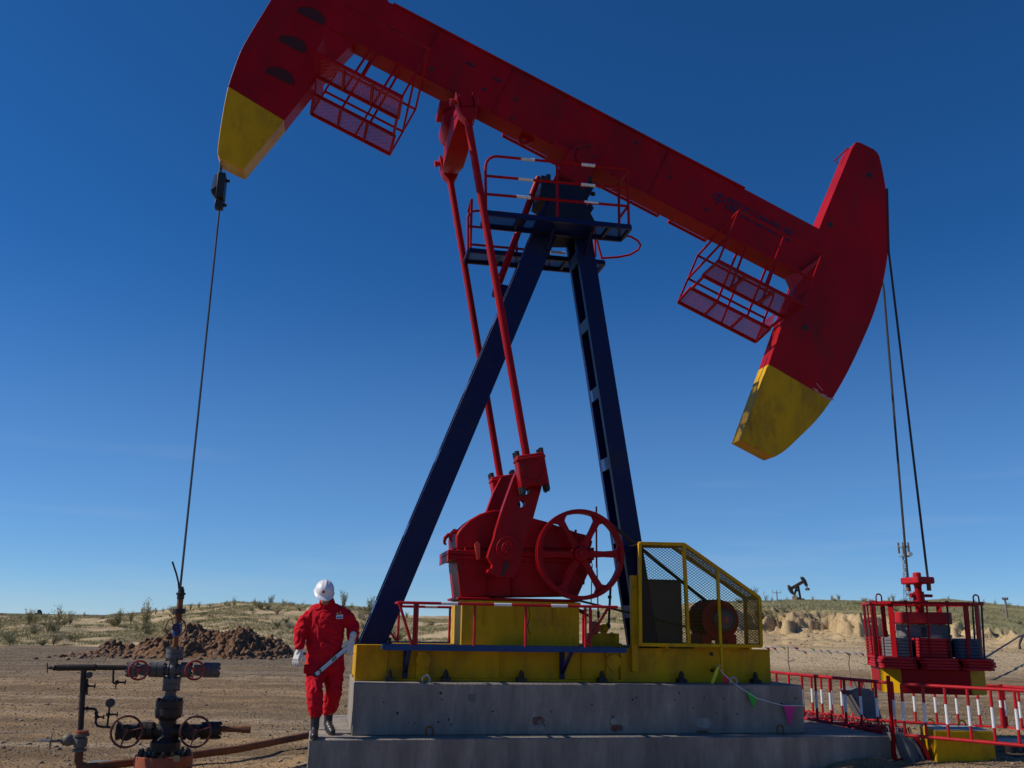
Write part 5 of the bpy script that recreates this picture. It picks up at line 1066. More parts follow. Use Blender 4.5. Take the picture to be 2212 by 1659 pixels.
# ---- loose stones on the pad
def stones(name, pts, sizes, mt, seed=0, zf=.6):
    rg_ = np.random.default_rng(seed); base = np.array([(1, 0, 0), (-1, 0, 0), (0, 1, 0), (0, -1, 0), (0, 0, 1), (0, 0, -1), (.6, .6, .55), (-.6, .6, .5), (-.6, -.6, .55), (.6, -.6, .5)], float)
    fc = [(4, 6, 7), (4, 7, 8), (4, 8, 9), (4, 9, 6), (0, 2, 6), (2, 7, 6), (2, 1, 7), (1, 8, 7), (1, 3, 8), (3, 9, 8), (3, 0, 9), (0, 6, 9), (5, 2, 0), (5, 1, 2), (5, 3, 1), (5, 0, 3)]
    N = len(pts); V = base[None] * (1 + rg_.uniform(-.25, .25, (N, 10, 3))); th = rg_.uniform(0, 6.28, N); c, s = np.cos(th)[:, None], np.sin(th)[:, None]
    V = np.stack([V[..., 0] * c - V[..., 1] * s, V[..., 0] * s + V[..., 1] * c, V[..., 2] * zf], -1) * sizes[:, None, None] + pts[:, None, :]
    Fq = (np.array(fc)[None] + (np.arange(N) * 10)[:, None, None]).reshape(-1, 3)
    me_ = bpy.data.meshes.new(name); V = V.reshape(-1, 3); me_.vertices.add(len(V)); me_.vertices.foreach_set('co', V.ravel()); me_.loops.add(Fq.size); me_.loops.foreach_set('vertex_index', Fq.ravel()); me_.polygons.add(len(Fq)); me_.polygons.foreach_set('loop_start', np.arange(len(Fq)) * 3); me_.polygons.foreach_set('loop_total', np.full(len(Fq), 3)); me_.update()
    ob = bpy.data.objects.new(name, me_); COL.objects.link(ob); me_.materials.append(mt); return ob
def rockmat(name, a_, b__):
    M_ = bpy.data.materials.new(name); M_.use_nodes = True; q = M_.node_tree; p_ = q.nodes['Principled BSDF']; p_.inputs['Roughness'].default_value = .9; gi = q.nodes.new('ShaderNodeNewGeometry'); mx = q.nodes.new('ShaderNodeMix'); mx.data_type = 'RGBA'; mx.inputs[6].default_value = (*a_, 1); mx.inputs[7].default_value = (*b__, 1)
    q.links.new(gi.outputs['Random Per Island'], mx.inputs[0]); q.links.new(mx.outputs[2], p_.inputs['Base Color']); return M_
rg = np.random.default_rng(4); N = 85000
yy = 6.5 * np.exp(rg.uniform(0, 1, N) * math.log(50 / 6.5)); tt = rg.uniform(-.62, .62, N); xx = yy * tt
uu = (xx - OX) * CY_ + (yy - OY) * SY_; vv_ = -(xx - OX) * SY_ + (yy - OY) * CY_
keep = ~((uu > -.05) & (uu < 7.0) & (vv_ > -.05) & (vv_ < 2.8)); xx, yy = xx[keep], yy[keep]
sz = .0035 + .011 * rg.uniform(0, 1, len(xx)) ** 3 + yy * .0003 + .022 * (rg.uniform(0, 1, len(xx)) > .99)
zz = height(xx, yy) + sz * .15
st_ = stones('gravel', np.stack([xx, yy, zz], 1), sz, rockmat('gravel_stone', (.07, .06, .055), (.36, .28, .21)), seed=1)
tag(st_, 'loose stones scattered over the gravel pad around the pumping unit', 'gravel', kind='stuff')
# ---- heap of excavated earth
MX0, MX1, MY = -20.5, -11.2, 43.0
gx, gy = np.meshgrid(np.linspace(-19.4, -8.9, 420), np.linspace(MY - 4, MY + 4.5, 200))
XK = [ray(x, 1385)[0] / ray(x, 1385)[1] * 43 for x in (196, 210, 237, 263, 298, 315, 340, 368, 395, 415, 435, 460, 500, 539, 566, 588, 618, 637, 645)]
prof = np.interp(gx, XK, [0, .28, .5, .46, .5, .7, .85, 1.02, 1.2, 1.38, 1.3, 1.12, 1.16, 1.24, 1.04, .94, .6, .12, 0])
ac = np.clip(1 - np.abs(gy - MY - (fbm(gx * .3, gy * 0, 3, 50) - .5) * 1.5) / (1.2 + prof * 1.7), 0, 1)
hz = prof * .92 * ac ** .8; rgh = (fbm(gx * 1.8, gy * 1.8, 5, 51) - .5) * .75 + (fbm(gx * 5, gy * 5, 4, 52) - .5) * .42
rdg = np.abs(fbm(gx * 2.6, gy * 2.6, 4, 57) - .5) * -.8 + .07
hz = hz + (rgh + rdg) * np.clip(hz * 2, 0, 1) - .12
base_z = height(gx, gy); hz = base_z + hz
me_ = bpy.data.meshes.new('earth_heap'); vv3 = np.stack([gx.ravel(), gy.ravel(), hz.ravel()], 1); ix = np.arange(gx.size).reshape(gx.shape)
q4 = np.stack([ix[:-1, :-1], ix[:-1, 1:], ix[1:, 1:], ix[1:, :-1]], -1).reshape(-1, 4); me_.vertices.add(len(vv3)); me_.vertices.foreach_set('co', vv3.ravel()); me_.loops.add(q4.size); me_.loops.foreach_set('vertex_index', q4.ravel()); me_.polygons.add(len(q4)); me_.polygons.foreach_set('loop_start', np.arange(len(q4)) * 4); me_.polygons.foreach_set('loop_total', np.full(len(q4), 4)); me_.update()
heap = bpy.data.objects.new('earth_heap', me_); COL.objects.link(heap); me_.materials.append(mat('turned_earth', (.15, .082, .047), .95, dirt=(.27, .165, .10), dirt_amt=.55, dirt_scale=1.5, var=.4, vscale=4, bump=1.6, bscale=7, spec=.05))
tag(heap, 'long heap of brown excavated earth at the pad edge behind the wellhead', 'earth heap')
N = 2200; hx = rg.uniform(-18.9, -9.3, N); hy = MY + rg.normal(0, 1.5, N) - .6; 
ii = np.clip(((hy - gy[0, 0]) / (gy[-1, 0] - gy[0, 0]) * 199).astype(int), 0, 199); jj = np.clip(((hx + 19.4) / 10.5 * 419).astype(int), 0, 419); hzz = np.maximum(hz[ii, jj], height(hx, hy))
s_ = .02 + .15 * rg.uniform(0, 1, N) ** 5; cl = stones('clods', np.stack([hx, hy, hzz], 1), s_, rockmat('clod', (.10, .055, .032), (.22, .13, .08)), seed=2, zf=.95)
tag(cl, 'broken clods of brown earth lying on and around the long earth heap', 'clods', kind='stuff')
# crumbly lumps on the cut bank and talus
N = 450; ct_ = rg.uniform(.2, .54, N); cy = rg.uniform(47, 57, N); cx = ct_ * cy; cz = height(cx, cy); s_ = .03 + .1 * rg.uniform(0, 1, N) ** 4
tag(stones('sand_lumps', np.stack([cx, cy, cz], 1), s_, rockmat('sand_lump', (.28, .19, .11), (.48, .35, .21)), seed=3), 'crumbled lumps of sand below the eroded cut bank on the right', 'sand lumps', kind='stuff')
# ================================================================== plants
def leafmat(name, a_, b__):
    M_ = rockmat(name, a_, b__); M_.node_tree.nodes['Principled BSDF'].inputs['Roughness'].default_value = .7
    return M_
LFG = leafmat('shrub_green', (.13, .145, .05), (.29, .28, .12)); LFY = leafmat('shrub_olive', (.28, .24, .10), (.50, .43, .22)); LFD = leafmat('shrub_dark', (.08, .085, .035), (.18, .18, .075)); LFP = leafmat('plateau_green', (.19, .185, .085), (.38, .35, .19)); LFB = leafmat('shrub_dry', (.22, .19, .13), (.36, .30, .2))
BARK = mat('shrub_bark', (.16, .12, .08), .9)
def shrub_mesh(kind, seed):
    r = random.Random(seed); fb = MB(); sbm = MB()
    nb = {'tall': 9, 'round': 16, 'low': 16, 'wisp': 6}[kind]
    for i in range(nb):
        a = r.uniform(0, 6.28); sp_ = {'tall': .32, 'round': .62, 'low': .9, 'wisp': .3}[kind] * r.uniform(.2, 1); h_ = {'tall': 1.0, 'round': .72, 'low': .42, 'wisp': 1.0}[kind] * r.uniform(.45, 1.0)
        p = Vector((0, 0, 0)); tip = Vector((math.cos(a) * sp_, math.sin(a) * sp_, h_)); mid = tip * .5 + Vector((r.uniform(-.07, .07), r.uniform(-.07, .07), .06))
        if kind != 'low': sbm.pipe([p, mid, tip], [.02, .012, .004], 4, caps=False)
        else: sbm.pipe([p, tip * .6], [.012, .004], 4, caps=False)
        nl_ = {'tall': 60, 'round': 52, 'low': 42, 'wisp': 34}[kind]
        for j in range(nl_):
            s = r.uniform(.18, 1.05); c = (mid * (2 * s) if s < .5 else mid.lerp(tip, 2 * s - 1)) + Vector((r.gauss(0, .055), r.gauss(0, .055), r.gauss(0, .05)))
            l = r.uniform(.03, .085); d = Vector((r.gauss(0, .6), r.gauss(0, .6), r.uniform(.2, 1.3))).normalized(); x = d.cross(Vector((r.gauss(0, 1), r.gauss(0, 1), r.gauss(0, 1)))).normalized() * l * .22
            fb.add([c - x, c + x, c + d * l + x * .3, c + d * l - x * .3], [(0, 1, 2, 3)])
    return fb, sbm
protos = []
kinds = [('tall', LFG), ('tall', LFY), ('round', LFG), ('round', LFD), ('low', LFY), ('low', LFD), ('wisp', LFG), ('wisp', LFB), ('low', LFB), ('round', LFY)]
for i, (kd, mt_) in enumerate(kinds):
    fb, sbm = shrub_mesh(kd, 100 + i)
    t = thing('desert_shrub', 'x', 'shrub', (0, -50 - i, 0), frame='w'); ORI[t.name] = ((0, 0, 0), 'w')
    fb.make('foliage', mt_, t, smooth=180); sbm.make('stem', BARK, t); protos.append([t, kd, False])
rs_ = random.Random(9)
desc = {'tall': 'tall upright', 'round': 'rounded leafy', 'low': 'low spreading', 'wisp': 'thin wispy'}
def put(px_t, Y, h_, kd_filter=None, label=None, grp=None):
    X = px_t * Y; cand = [p for p in protos if kd_filter is None or p[1] in kd_filter]; p = rs_.choice(cand)
    z = H(X, Y) - .03; sc_ = (h_ * rs_.uniform(.85, 1.2), h_ * rs_.uniform(.85, 1.2), h_)
    label = label.replace('%', desc[p[1]])
    if not p[2]:
        p[2] = True; o = p[0]; o.location = (X, Y, z); o.scale = sc_; o.rotation_euler = (0, 0, rs_.uniform(0, 6.28)); o['label'] = label; o['group'] = grp; return o
    return dup(p[0], (X, Y, z), rs_.uniform(0, 6.28), label, grp, sc_)
def tpx(x): return (x - 1106 + 12) / 2010 / .9685
def put_px(x, y_base, y_top, Y, kf, label, grp):
    d = ray(x, y_base); t = d[0] / d[1]; h_ = (y_base - y_top) / 2010 * Y * 1.02; return put(t, Y, h_, kf, label, grp)
# the ones that stand out, measured from the photograph
SK = 'shrubs standing along the skyline of the left dune'
for (x, yb, yt, Y, kf) in ((182, 1331, 1320, 90, ['tall']), (208, 1334, 1324, 90, ['round']), (222, 1334, 1324, 85, ['tall']), (259, 1335, 1313, 85, ['tall']), (246, 1335, 1322, 85, ['wisp']), (284, 1332, 1316, 85, ['tall']), (305, 1330, 1319, 88, ['wisp']), (324, 1328, 1312, 86, ['tall']), (336, 1325, 1311, 88, ['tall']), (352, 1322, 1307, 88, ['wisp']), (368, 1320, 1308, 88, ['wisp']),
                           (412, 1310, 1294, 86, ['tall']), (400, 1312, 1298, 87, ['wisp']), (430, 1310, 1295, 86, ['tall']), (455, 1308, 1296, 88, ['wisp']), (487, 1307, 1290, 87, ['tall']), (478, 1307, 1294, 88, ['wisp']), (506, 1306, 1284, 87, ['tall']), (497, 1306, 1293, 88, ['wisp']), (549, 1306, 1288, 87, ['tall']), (585, 1306, 1280, 85, ['tall']), (616, 1306, 1281, 86, ['tall', 'round']), (655, 1306, 1290, 88, ['wisp']), (742, 1308, 1272, 84, ['tall']), (760, 1312, 1296, 84, ['wisp']), (800, 1322, 1282, 80, ['tall']), (790, 1325, 1300, 82, ['round'])):
    put_px(x, yb, yt, Y, kf, '% green shrub on the skyline of the left dune', SK)
for (x, yb, yt, Y, kf, lab) in ((309, 1378, 1322, 68, ['tall'], '% green shrub behind the earth heap, just left of the wellhead'), (562, 1322, 1296, 78, ['round'], '% dark bush near the dune crest between wellhead and worker'), (579, 1318, 1300, 78, ['round'], '% bush just right of the dark bush near the dune crest'), (598, 1357, 1332, 62, ['round'], '% grey-green bush low on the dune just left of the worker'), (90, 1398, 1372, 52, ['tall', 'round'], '% bush at the pad edge at far left'), (115, 1396, 1365, 52, ['tall'], '% bush at the pad edge beside the far left one'), (20, 1396, 1368, 53, ['round'], '% bush at the left picture edge beside the pad'), (70, 1350, 1318, 72, ['tall'], '% dark shrub at far left on the plain'), (60, 1358, 1326, 68, ['tall'], '% dark shrub in front of another at far left'), (124, 1348, 1308, 72, ['tall'], '% dark shrub near the distant pumpjack at far left'), (135, 1356, 1316, 70, ['tall', 'round'], '% dark shrub right of the distant pumpjack at far left')):
    put_px(x, yb, yt, Y, kf, lab, 'single shrubs on the left slope')
for (x, yb, yt, Y, kf) in ((1630, 1302, 1272, 118, ['tall']), (1655, 1304, 1282, 118, ['wisp']), (1668, 1302, 1284, 120, ['wisp']), (1700, 1300, 1286, 120, ['wisp']), (1720, 1300, 1282, 120, ['tall']), (1757, 1298, 1283, 125, ['wisp']), (1797, 1298, 1284, 130, ['tall']), (1812, 1298, 1283, 130, ['tall']), (1868, 1298, 1284, 130, ['round']), (1921, 1298, 1284, 130, ['tall']), (1930, 1299, 1281, 128, ['tall']), (2050, 1302, 1290, 135, ['wisp']), (2106, 1304, 1292, 135, ['wisp']), (2126, 1306, 1292, 135, ['wisp']), (2150, 1306, 1290, 135, ['wisp']), (2178, 1310, 1294, 130, ['round']), (2200, 1312, 1300, 130, ['wisp'])):
    put_px(x, yb, yt, Y, kf, '% pale shrub on the skyline of the right plateau', 'shrubs along the right plateau skyline')
# scattered brush: left plain, left dune, middle slope, plateau
SC = 'brush scattered over the dunes'
def scatter(n_, t0, t1, y0, y1, h0, h1, kf, lab, grp=SC):
    for i in range(n_):
        Y = rs_.uniform(y0, y1); t = rs_.uniform(t0, t1); put(t, Y, rs_.uniform(h0, h1), kf, lab, grp)
scatter(34, -.56, -.36, 55, 95, .5, 1.15, ['round', 'low', 'tall'], '% olive brush on the flat scrubland at far left', 'brush on the flat scrubland')
scatter(62, -.38, -.14, 56, 88, .3, .9, ['low', 'round'], '% brush on the sandy face of the left dune', 'brush on the left dune')
scatter(26, -.13, .2, 55, 92, .4, 1.0, ['low', 'round', 'tall'], '% brush on the sandy slope seen behind the foundation', 'brush behind the foundation')
scatter(50, .22, .56, 62, 130, .3, .8, ['low', 'round'], '% pale brush on the grassy plateau at right', 'brush on the plateau')
# dead brush hanging over the cut bank
for i in range(9): put(rs_.uniform(.262, .30), rs_.uniform(56.8, 59), rs_.uniform(.4, .8), ['wisp', 'low'], '% dry brush overhanging the cut bank beside the yellow guard', 'dry brush over the cut bank')
# fine ground cover as stuff
def tufts(name, N, t0, t1, y0, y1, hmin, hmax, mt_, label, seed, wfac=.13, dens=None):
    g_ = np.random.default_rng(seed); Y = g_.uniform(y0 ** 2, y1 ** 2, N) ** .5; t = g_.uniform(t0, t1, N); X = t * Y; keep = fbm(X * .25, Y * .25, 4, 61) > .46; X, Y = X[keep], Y[keep]; Z = height(X, Y); B = 16
    X, Y, Z = (np.repeat(q, B) for q in (X, Y, Z)); n_ = len(X); hh = g_.uniform(hmin, hmax, n_); X = X + g_.normal(0, .17, n_); Y = Y + g_.normal(0, .17, n_); a = g_.uniform(0, 6.28, n_); lx, ly = g_.normal(0, .6, n_) * hh, g_.normal(0, .6, n_) * hh; w_ = hh * wfac
    P0 = np.stack([X - np.cos(a) * w_, Y - np.sin(a) * w_, Z - .02], 1); P1_ = np.stack([X + np.cos(a) * w_, Y + np.sin(a) * w_, Z - .02], 1); P2_ = np.stack([X + lx, Y + ly, Z + hh], 1)
    V = np.stack([P0, P1_, P2_], 1).reshape(-1, 3); me_ = bpy.data.meshes.new(name); me_.vertices.add(len(V)); me_.vertices.foreach_set('co', V.ravel()); me_.loops.add(len(V)); me_.loops.foreach_set('vertex_index', np.arange(len(V))); me_.polygons.add(n_); me_.polygons.foreach_set('loop_start', np.arange(n_) * 3); me_.polygons.foreach_set('loop_total', np.full(n_, 3)); me_.update()
    ob = bpy.data.objects.new(name, me_); COL.objects.link(ob); me_.materials.append(mt_); tag(ob, label, 'ground cover', kind='stuff')
tufts('dune_grass', 22000, -.58, .2, 52, 100, .05, .17, LFY, 'sparse yellow grass tufts over the left dune and scrubland', 71)
tufts('dune_grass', 5000, -.58, .2, 52, 100, .06, .2, LFG, 'darker low ground cover among the grass on the left dune', 72)
tufts('plateau_grass', 34000, .2, .58, 60, 152, .05, .16, LFP, 'thin green grass covering the plateau above the cut bank', 73)

# ================================================================== far things
def wbar(mb, a, b_, r): mb.cyl(a, b_, r, n=5)
WOOD = mat('weathered_pole', (.2, .17, .14), .8)
def pole(label, x, y_top, y_bot, Y, arm=True, r=.13, grp='distant utility poles'):
    d0, d1 = ray(x, y_top), ray(x, y_bot); X = d1[0] / d1[1] * Y; z1 = EYE + d0[2] / d0[1] * Y; z0 = min(EYE + d1[2] / d1[1] * Y, H(X, Y)) - .3
    t = thing('utility_pole', label, 'utility pole', (X, Y, z0), grp, 'w'); b = MB(); b.cyl((X, Y, z0), (X, Y, z1), r, r * .7, n=8); b.make('pole_shaft', WOOD, t)
    if arm: h_ = (z1 - z0); b = MB(); b.bar((X - h_ * .11, Y, z1 - h_ * .04), (X + h_ * .11, Y, z1 - h_ * .04), .12, .12); [b.cyl((X + q * h_ * .1, Y, z1 - h_ * .03), (X + q * h_ * .1, Y, z1 + h_ * .03), .06, n=6) for q in (-1, 0, 1)]; b.make('crossarm', WOOD, t)
pole('utility pole with crossarm standing just left of the distant right pumpjack', 1679, 1277, 1300, 260, r=.2)
pole('short utility pole seen just above the sloping top of the yellow guard', 1624, 1272, 1298, 300, r=.2)
pole('pale utility pole with crossarm standing on the slope at the far right', 2176, 1292, 1338, 75, r=.11)
pole('slim utility pole partly behind the left side of the counterweight carrier', 1872, 1312, 1338, 72, r=.08)
pole('tiny utility pole on the horizon left of the wellhead', 130, 1321, 1331, 420, r=.2)
def minijack(label, pts, Y, mt_):
    X0, X1, ytop, ybot, flip, k = pts
    def W_(x, y, dy=0): d = ray(*D('c8', x, y)) if k else ray(x, y); return (d[0] / d[1] * (Y + dy), Y + dy, EYE + d[2] / d[1] * (Y + dy))
    return W_
# right far pumpjack (its head points right, a weight box hangs from it)
Yj = 170.0
def J(x, y, dy=0): d = ray(*D('c8', x, y)); return (d[0] / d[1] * Yj, Yj + dy, EYE + d[2] / d[1] * Yj)
gjz = J(220, 378)[2]
jk = thing('pumping_unit', 'small distant pumpjack on the right skyline, its head raised to the right', 'pumpjack', (J(220, 378)[0], Yj, gjz), None, 'w')
JD = mat('far_dark_steel', (.05, .045, .04), .7); JB = mat('far_brown_steel', (.14, .07, .05), .7)
b = MB(); xz = lambda P_: [(J(*q)[0], J(*q)[2]) for q in P_]
b.prism(xz([(150, 283), (250, 225), (262, 245), (160, 305)]), Yj - .25, Yj + .25); b.make('walking_beam', JB, jk)
b = MB(); b.prism(xz([(243, 195), (258, 198), (278, 222), (292, 258), (288, 272), (278, 262), (262, 236), (243, 208)]), Yj - .4, Yj + .4); b.make('horse_head', JD, jk)
b = MB(); b.prism(xz([(143, 262), (150, 258), (160, 270), (178, 300), (188, 325), (182, 332), (165, 318), (148, 292)]), Yj - .4, Yj + .4); b.make('rear_head', JD, jk)
for q in (((215, 262), (190, 350)), ((222, 262), (242, 375)), ((205, 300), (235, 300))):
    b = MB(); b.cyl(J(*q[0], .0), J(*q[1], .0), .19, n=6); b.make('tower_leg', JD, jk)
b = MB(); a_, c_ = J(188, 345), J(240, 378); b.prism([(a_[0], c_[2] - .8), (c_[0], c_[2] - .8), (c_[0], (a_[2] + c_[2]) / 2), (a_[0], a_[2])], Yj - 1, Yj + 1); b.make('gearbox', JB, jk)
b = MB(); a_, c_ = J(238, 362), J(262, 378); b.box((a_[0], Yj - .8, c_[2] - .8), (c_[0], Yj + .8, a_[2])); b.make('motor', JD, jk)
wbx = MB(); a_, c_ = J(284, 282), J(302, 300); wbx.box((a_[0], Yj - .7, c_[2]), (c_[0], Yj + .7, a_[2])); wbx.cyl(J(290, 268), J(292, 283), .08, n=5); wo = wbx.make('hanging_box', JB, None, loc=(a_[0], Yj, c_[2]), frame='w'); tag(wo, 'small grey box hanging from the head of the distant right pumpjack', 'counterweight')
# left far pumpjack, only its head shows above the brush
Yl = 330.0
def JL(x, y): d = ray(x, y); return (d[0] / d[1] * Yl, EYE + d[2] / d[1] * Yl)
jl = thing('pumping_unit', 'tiny distant pumpjack head rising above the dark shrubs at far left', 'pumpjack', (JL(84, 1326)[0], Yl, 0), None, 'w')
b = MB(); b.prism([JL(*q) for q in ((82, 1318), (86, 1317), (89, 1321), (90, 1328), (87, 1328), (84, 1323))], Yl - .6, Yl + .6); b.make('horse_head', JD, jl)
b = MB(); b.prism([JL(*q) for q in ((72, 1328), (85, 1321), (85.5, 1322.6), (73, 1330))], Yl - .5, Yl + .5); b.make('walking_beam', JD, jl)
b = MB(); b.prism([JL(*q) for q in ((78, 1325), (79.5, 1325), (83, 1338), (75, 1338))], Yl - .6, Yl + .6); b.make('tower_leg', JD, jl)
# lattice mast
Ym = 230.0
def TM(x, y): d = ray(*D('c8', x, y)); return (d[0] / d[1] * Ym, EYE + d[2] / d[1] * Ym)
tb_, tt_ = TM(1063, 362), TM(1030, -40); w0_ = (TM(1090, 362)[0] - TM(1034, 362)[0]) / 2; w1_ = (TM(1043, 5)[0] - TM(1022, 5)[0]) / 2
mast = thing('lattice_mast', 'slender grey lattice telecom mast behind the counterweight carrier', 'mast', (tb_[0], Ym, tb_[1] - 2), None, 'w')
MG = mat('mast_grey', (.22, .25, .28), .6, bump=0)
b = MB(); xc = tb_[0] * .5 + tt_[0] * .5; zb_, zt_ = tb_[1] - 2, tt_[1]; NS = 15
def mw(s): return w0_ * (1 - s) ** 1.6 + w1_ * (1 - (1 - s) ** 1.6) * .8
cor = ((-1, -1), (1, -1), (1, 1), (-1, 1))
def mpt(s, c): w_ = mw(s); return (tb_[0] + c[0] * w_, Ym + c[1] * w_, zb_ + (zt_ - zb_) * s)
for i in range(NS):
    s0, s1 = i / NS, (i + 1) / NS
    for j in range(4):
        b.bar(mpt(s0, cor[j]), mpt(s1, cor[j]), .11, .11); b.bar(mpt(s1, cor[j]), mpt(s1, cor[(j + 1) % 4]), .07, .07)
        b.bar(mpt(s0, cor[j]), mpt(s1, cor[(j + 1) % 4]), .08, .08) if i % 2 else b.bar(mpt(s0, cor[(j + 1) % 4]), mpt(s1, cor[j]), .08, .08)
b.make('mast_frame', MG, mast)
for s in (.98, .82): 
    b = MB(); p = mpt(s, (0, 0)); b.lathe([(1.0, 0), (1.3, 0), (1.3, .25), (1.0, .25)], p, (0, 0, 1), 12); b.make('mast_platform', MG, mast)
for i in range(6):
    a = i * math.pi / 3; p = mpt(.96, (0, 0)); b = MB(); b.box((p[0] + 1.3 * math.cos(a) - .15, p[1] + 1.3 * math.sin(a) - .1, p[2] - 1.2), (p[0] + 1.3 * math.cos(a) + .15, p[1] + 1.3 * math.sin(a) + .1, p[2] + 1.4)); b.make('antenna_panel', GALV, mast)
b = MB(); p = mpt(.86, (0, 0)); b.cyl((p[0] + 1.0, p[1] - 1, p[2]), (p[0] + 1.0, p[1] - 1.4, p[2]), .55, n=14); b.make('dish_antenna', WHT, mast)
# low building far left, hose on the right bank
Yb = 180.0; d0, d1 = ray(11, 1336), ray(33, 1341)
b = MB(); x0, x1 = d0[0] / d0[1] * Yb, d1[0] / d1[1] * Yb; bd = thing('low_building', 'tiny pale low building on the plain at the far left edge', 'building', (x0, Yb, 0), None, 'w')
zt_ = EYE + d0[2] / d0[1] * Yb; b.box((x0, Yb, -1), (x1, Yb + 6, zt_)); b.make('wall', mat('pale_wall', (.4, .38, .37), .8), bd)
b = MB(); b.box((x0 - .2, Yb - .2, zt_), (x1 + .2, Yb + 6.2, zt_ + .15)); b.make('roof', CGR, bd)
for i in range(3): b = MB(); xa = x0 + (x1 - x0) * (.15 + .28 * i); b.box((xa, Yb - .03, zt_ - .8), (xa + (x1 - x0) * .14, Yb + .02, zt_ - .3)); b.make('window', BLK, bd)
HP = [wpt(*D('c8', x, y), Y) for x, y, Y in ((1560, 870, 30), (1680, 800, 34), (1800, 725, 40), (1900, 662, 46), (1935, 648, 50), (1952, 640, 52))]
b = MB(); b.pipe(HP, .035, 8); tag(b.make('black_hose', RUB, loc=HP[0]), 'straight black hose running up the sandy bank right of the carrier', 'hose')
HP = [wpt(*D('c8', x, y), 50) for x, y in ((1945, 650), (1925, 690), (1918, 720), (1922, 760), (1915, 800), (1918, 835), (1895, 858))]
HP = [(u_ + 0, v_ + 0, z_ + .03) for u_, v_, z_ in HP]
b = MB(); b.pipe(HP, [.05, .07, .05, .08, .07, .09, .03], 8); tag(b.make('black_hose', RUB, loc=HP[-1]), 'crumpled black hose hanging down the sandy bank at the right edge', 'hose')
for p_ in protos:
    if not p_[2]:
        for c_ in list(p_[0].children): bpy.data.objects.remove(c_)
        bpy.data.objects.remove(p_[0])

# ================================================================== the worker
wk_ = thing('person', 'worker in red coverall and white helmet stepping forward on the lower slab', 'person', (.14, .35, ZS))
CLO = mat('red_coverall', (.55, .008, .02), .85, var=.12, vscale=5, bump=.12, bscale=45, spec=.15, dirt=(.35, .01, .02), dirt_amt=.3, dirt_scale=5)
SKIN = mat('skin', (.32, .17, .11), .55, bump=.02, var=.06)
GLV = mat('white_glove', (.7, .69, .65), .85, bump=.12, bscale=120, var=.06, dirt=(.45, .43, .38), dirt_amt=.3, dirt_scale=30, spec=.1)
BOOT = mat('black_boot_rubber', (.018, .018, .02), .42, bump=.06, bscale=25, dirt=(.09, .08, .065), dirt_amt=.3, dirt_scale=14)
HELM = mat('white_helmet_shell', (.78, .79, .82), .25, bump=0, var=.02, coat=.3)
HAIR = mat('dark_hair', (.015, .012, .01), .7)
def J7(x, y, v): a = m('c7', x, y, v); return Vector((a[0], v, a[1]))
def loft(mb, rings, n=20):                               # rings: centre, rx (across), ry (depth), optional tilt axis
    vs = []; k = len(rings)
    for (c, rx, ry) in rings:
        for j in range(n): a = 2 * math.pi * j / n; vs.append((c[0] + rx * math.cos(a), c[1] + ry * math.sin(a), c[2]))
    mb.add(vs, [(i * n + j, i * n + (j + 1) % n, (i + 1) * n + (j + 1) % n, (i + 1) * n + j) for i in range(k - 1) for j in range(n)] + [tuple(range(n))[::-1], tuple((k - 1) * n + j for j in range(n))])
def limb(mb, pts, rs, n=14):
    mb.pipe(pts, rs, n)
    for p, r in zip(pts, rs): mb.ball(tuple(p), r * .995, n, 8)
def fuse(ob, vox, smooth=6, folds=None):                  # weld the overlapping volumes into one continuous skin
    rm = ob.modifiers.new('weld', 'REMESH'); rm.mode = 'VOXEL'; rm.voxel_size = vox; rm.use_smooth_shade = True
    s_ = ob.modifiers.new('relax', 'SMOOTH'); s_.factor = .5; s_.iterations = smooth
    for i, (size, st) in enumerate(folds or []):
        tx = bpy.data.textures.new(ob.name + '_fold%d' % i, 'CLOUDS' if i != 1 else 'WOOD'); 
        if i == 1: tx.wood_type = 'BANDNOISE'; tx.noise_scale = size; tx.turbulence = 14
        else: tx.noise_scale = size; tx.noise_depth = 2
        dm = ob.modifiers.new('fold', 'DISPLACE'); dm.texture = tx; dm.strength = st; dm.mid_level = .5; dm.texture_coords = 'LOCAL'
hipL, hipR = J7(400, 860, .36), J7(555, 860, .38); kneeL, kneeR = J7(393, 1105, .18), J7(558, 1095, .36); ankL, ankR = J7(397, 1330, .20), J7(512, 1300, .58)
shL, shR = J7(355, 400, .37), J7(632, 392, .37); elL, elR = J7(266, 580, .34), J7(718, 540, .40); wrL, wrR = J7(258, 730, .27), J7(714, 640, .30)
neck = J7(498, 335, .36); chest = J7(490, 450, .37); waist = J7(480, 640, .37); pelv = J7(478, 830, .37)
# body: one continuous figure (head, neck, trunk, limbs)
b = MB(); limb(b, [neck - Vector((0, 0, .05)), neck + Vector((0, -.02, .05))], [.06, .058])
hc = J7(486, 258, .30)
b.ball(tuple(hc), (.078, .1, .105), 20, 14); b.ball((hc[0], hc[1] - .045, hc[2] - .075), (.05, .055, .055), 16, 10)
b.ball((hc[0], hc[1] - .105, hc[2] - .045), (.014, .022, .026), 10, 8)
for s_ in (-1, 1): b.ball((hc[0] + s_ * .08, hc[1] + .0, hc[2] - .03), (.012, .022, .033), 10, 8); b.ball((hc[0] + s_ * .033, hc[1] - .085, hc[2] - .03), (.02, .018, .014), 10, 8)
b.ball((hc[0], hc[1] - .092, hc[2] - .092), (.026, .013, .008), 10, 6)
loft(b, [(pelv, .13, .09), (waist, .12, .085), (chest, .15, .1), (neck - Vector((0, 0, .06)), .09, .06)])
for a_, k_, e_ in ((hipL, kneeL, ankL), (hipR, kneeR, ankR)): limb(b, [a_, k_, e_], [.075, .05, .04])
for a_, k_, e_ in ((shL, elL, wrL), (shR, elR, wrR)): limb(b, [a_, k_, e_], [.05, .038, .027])
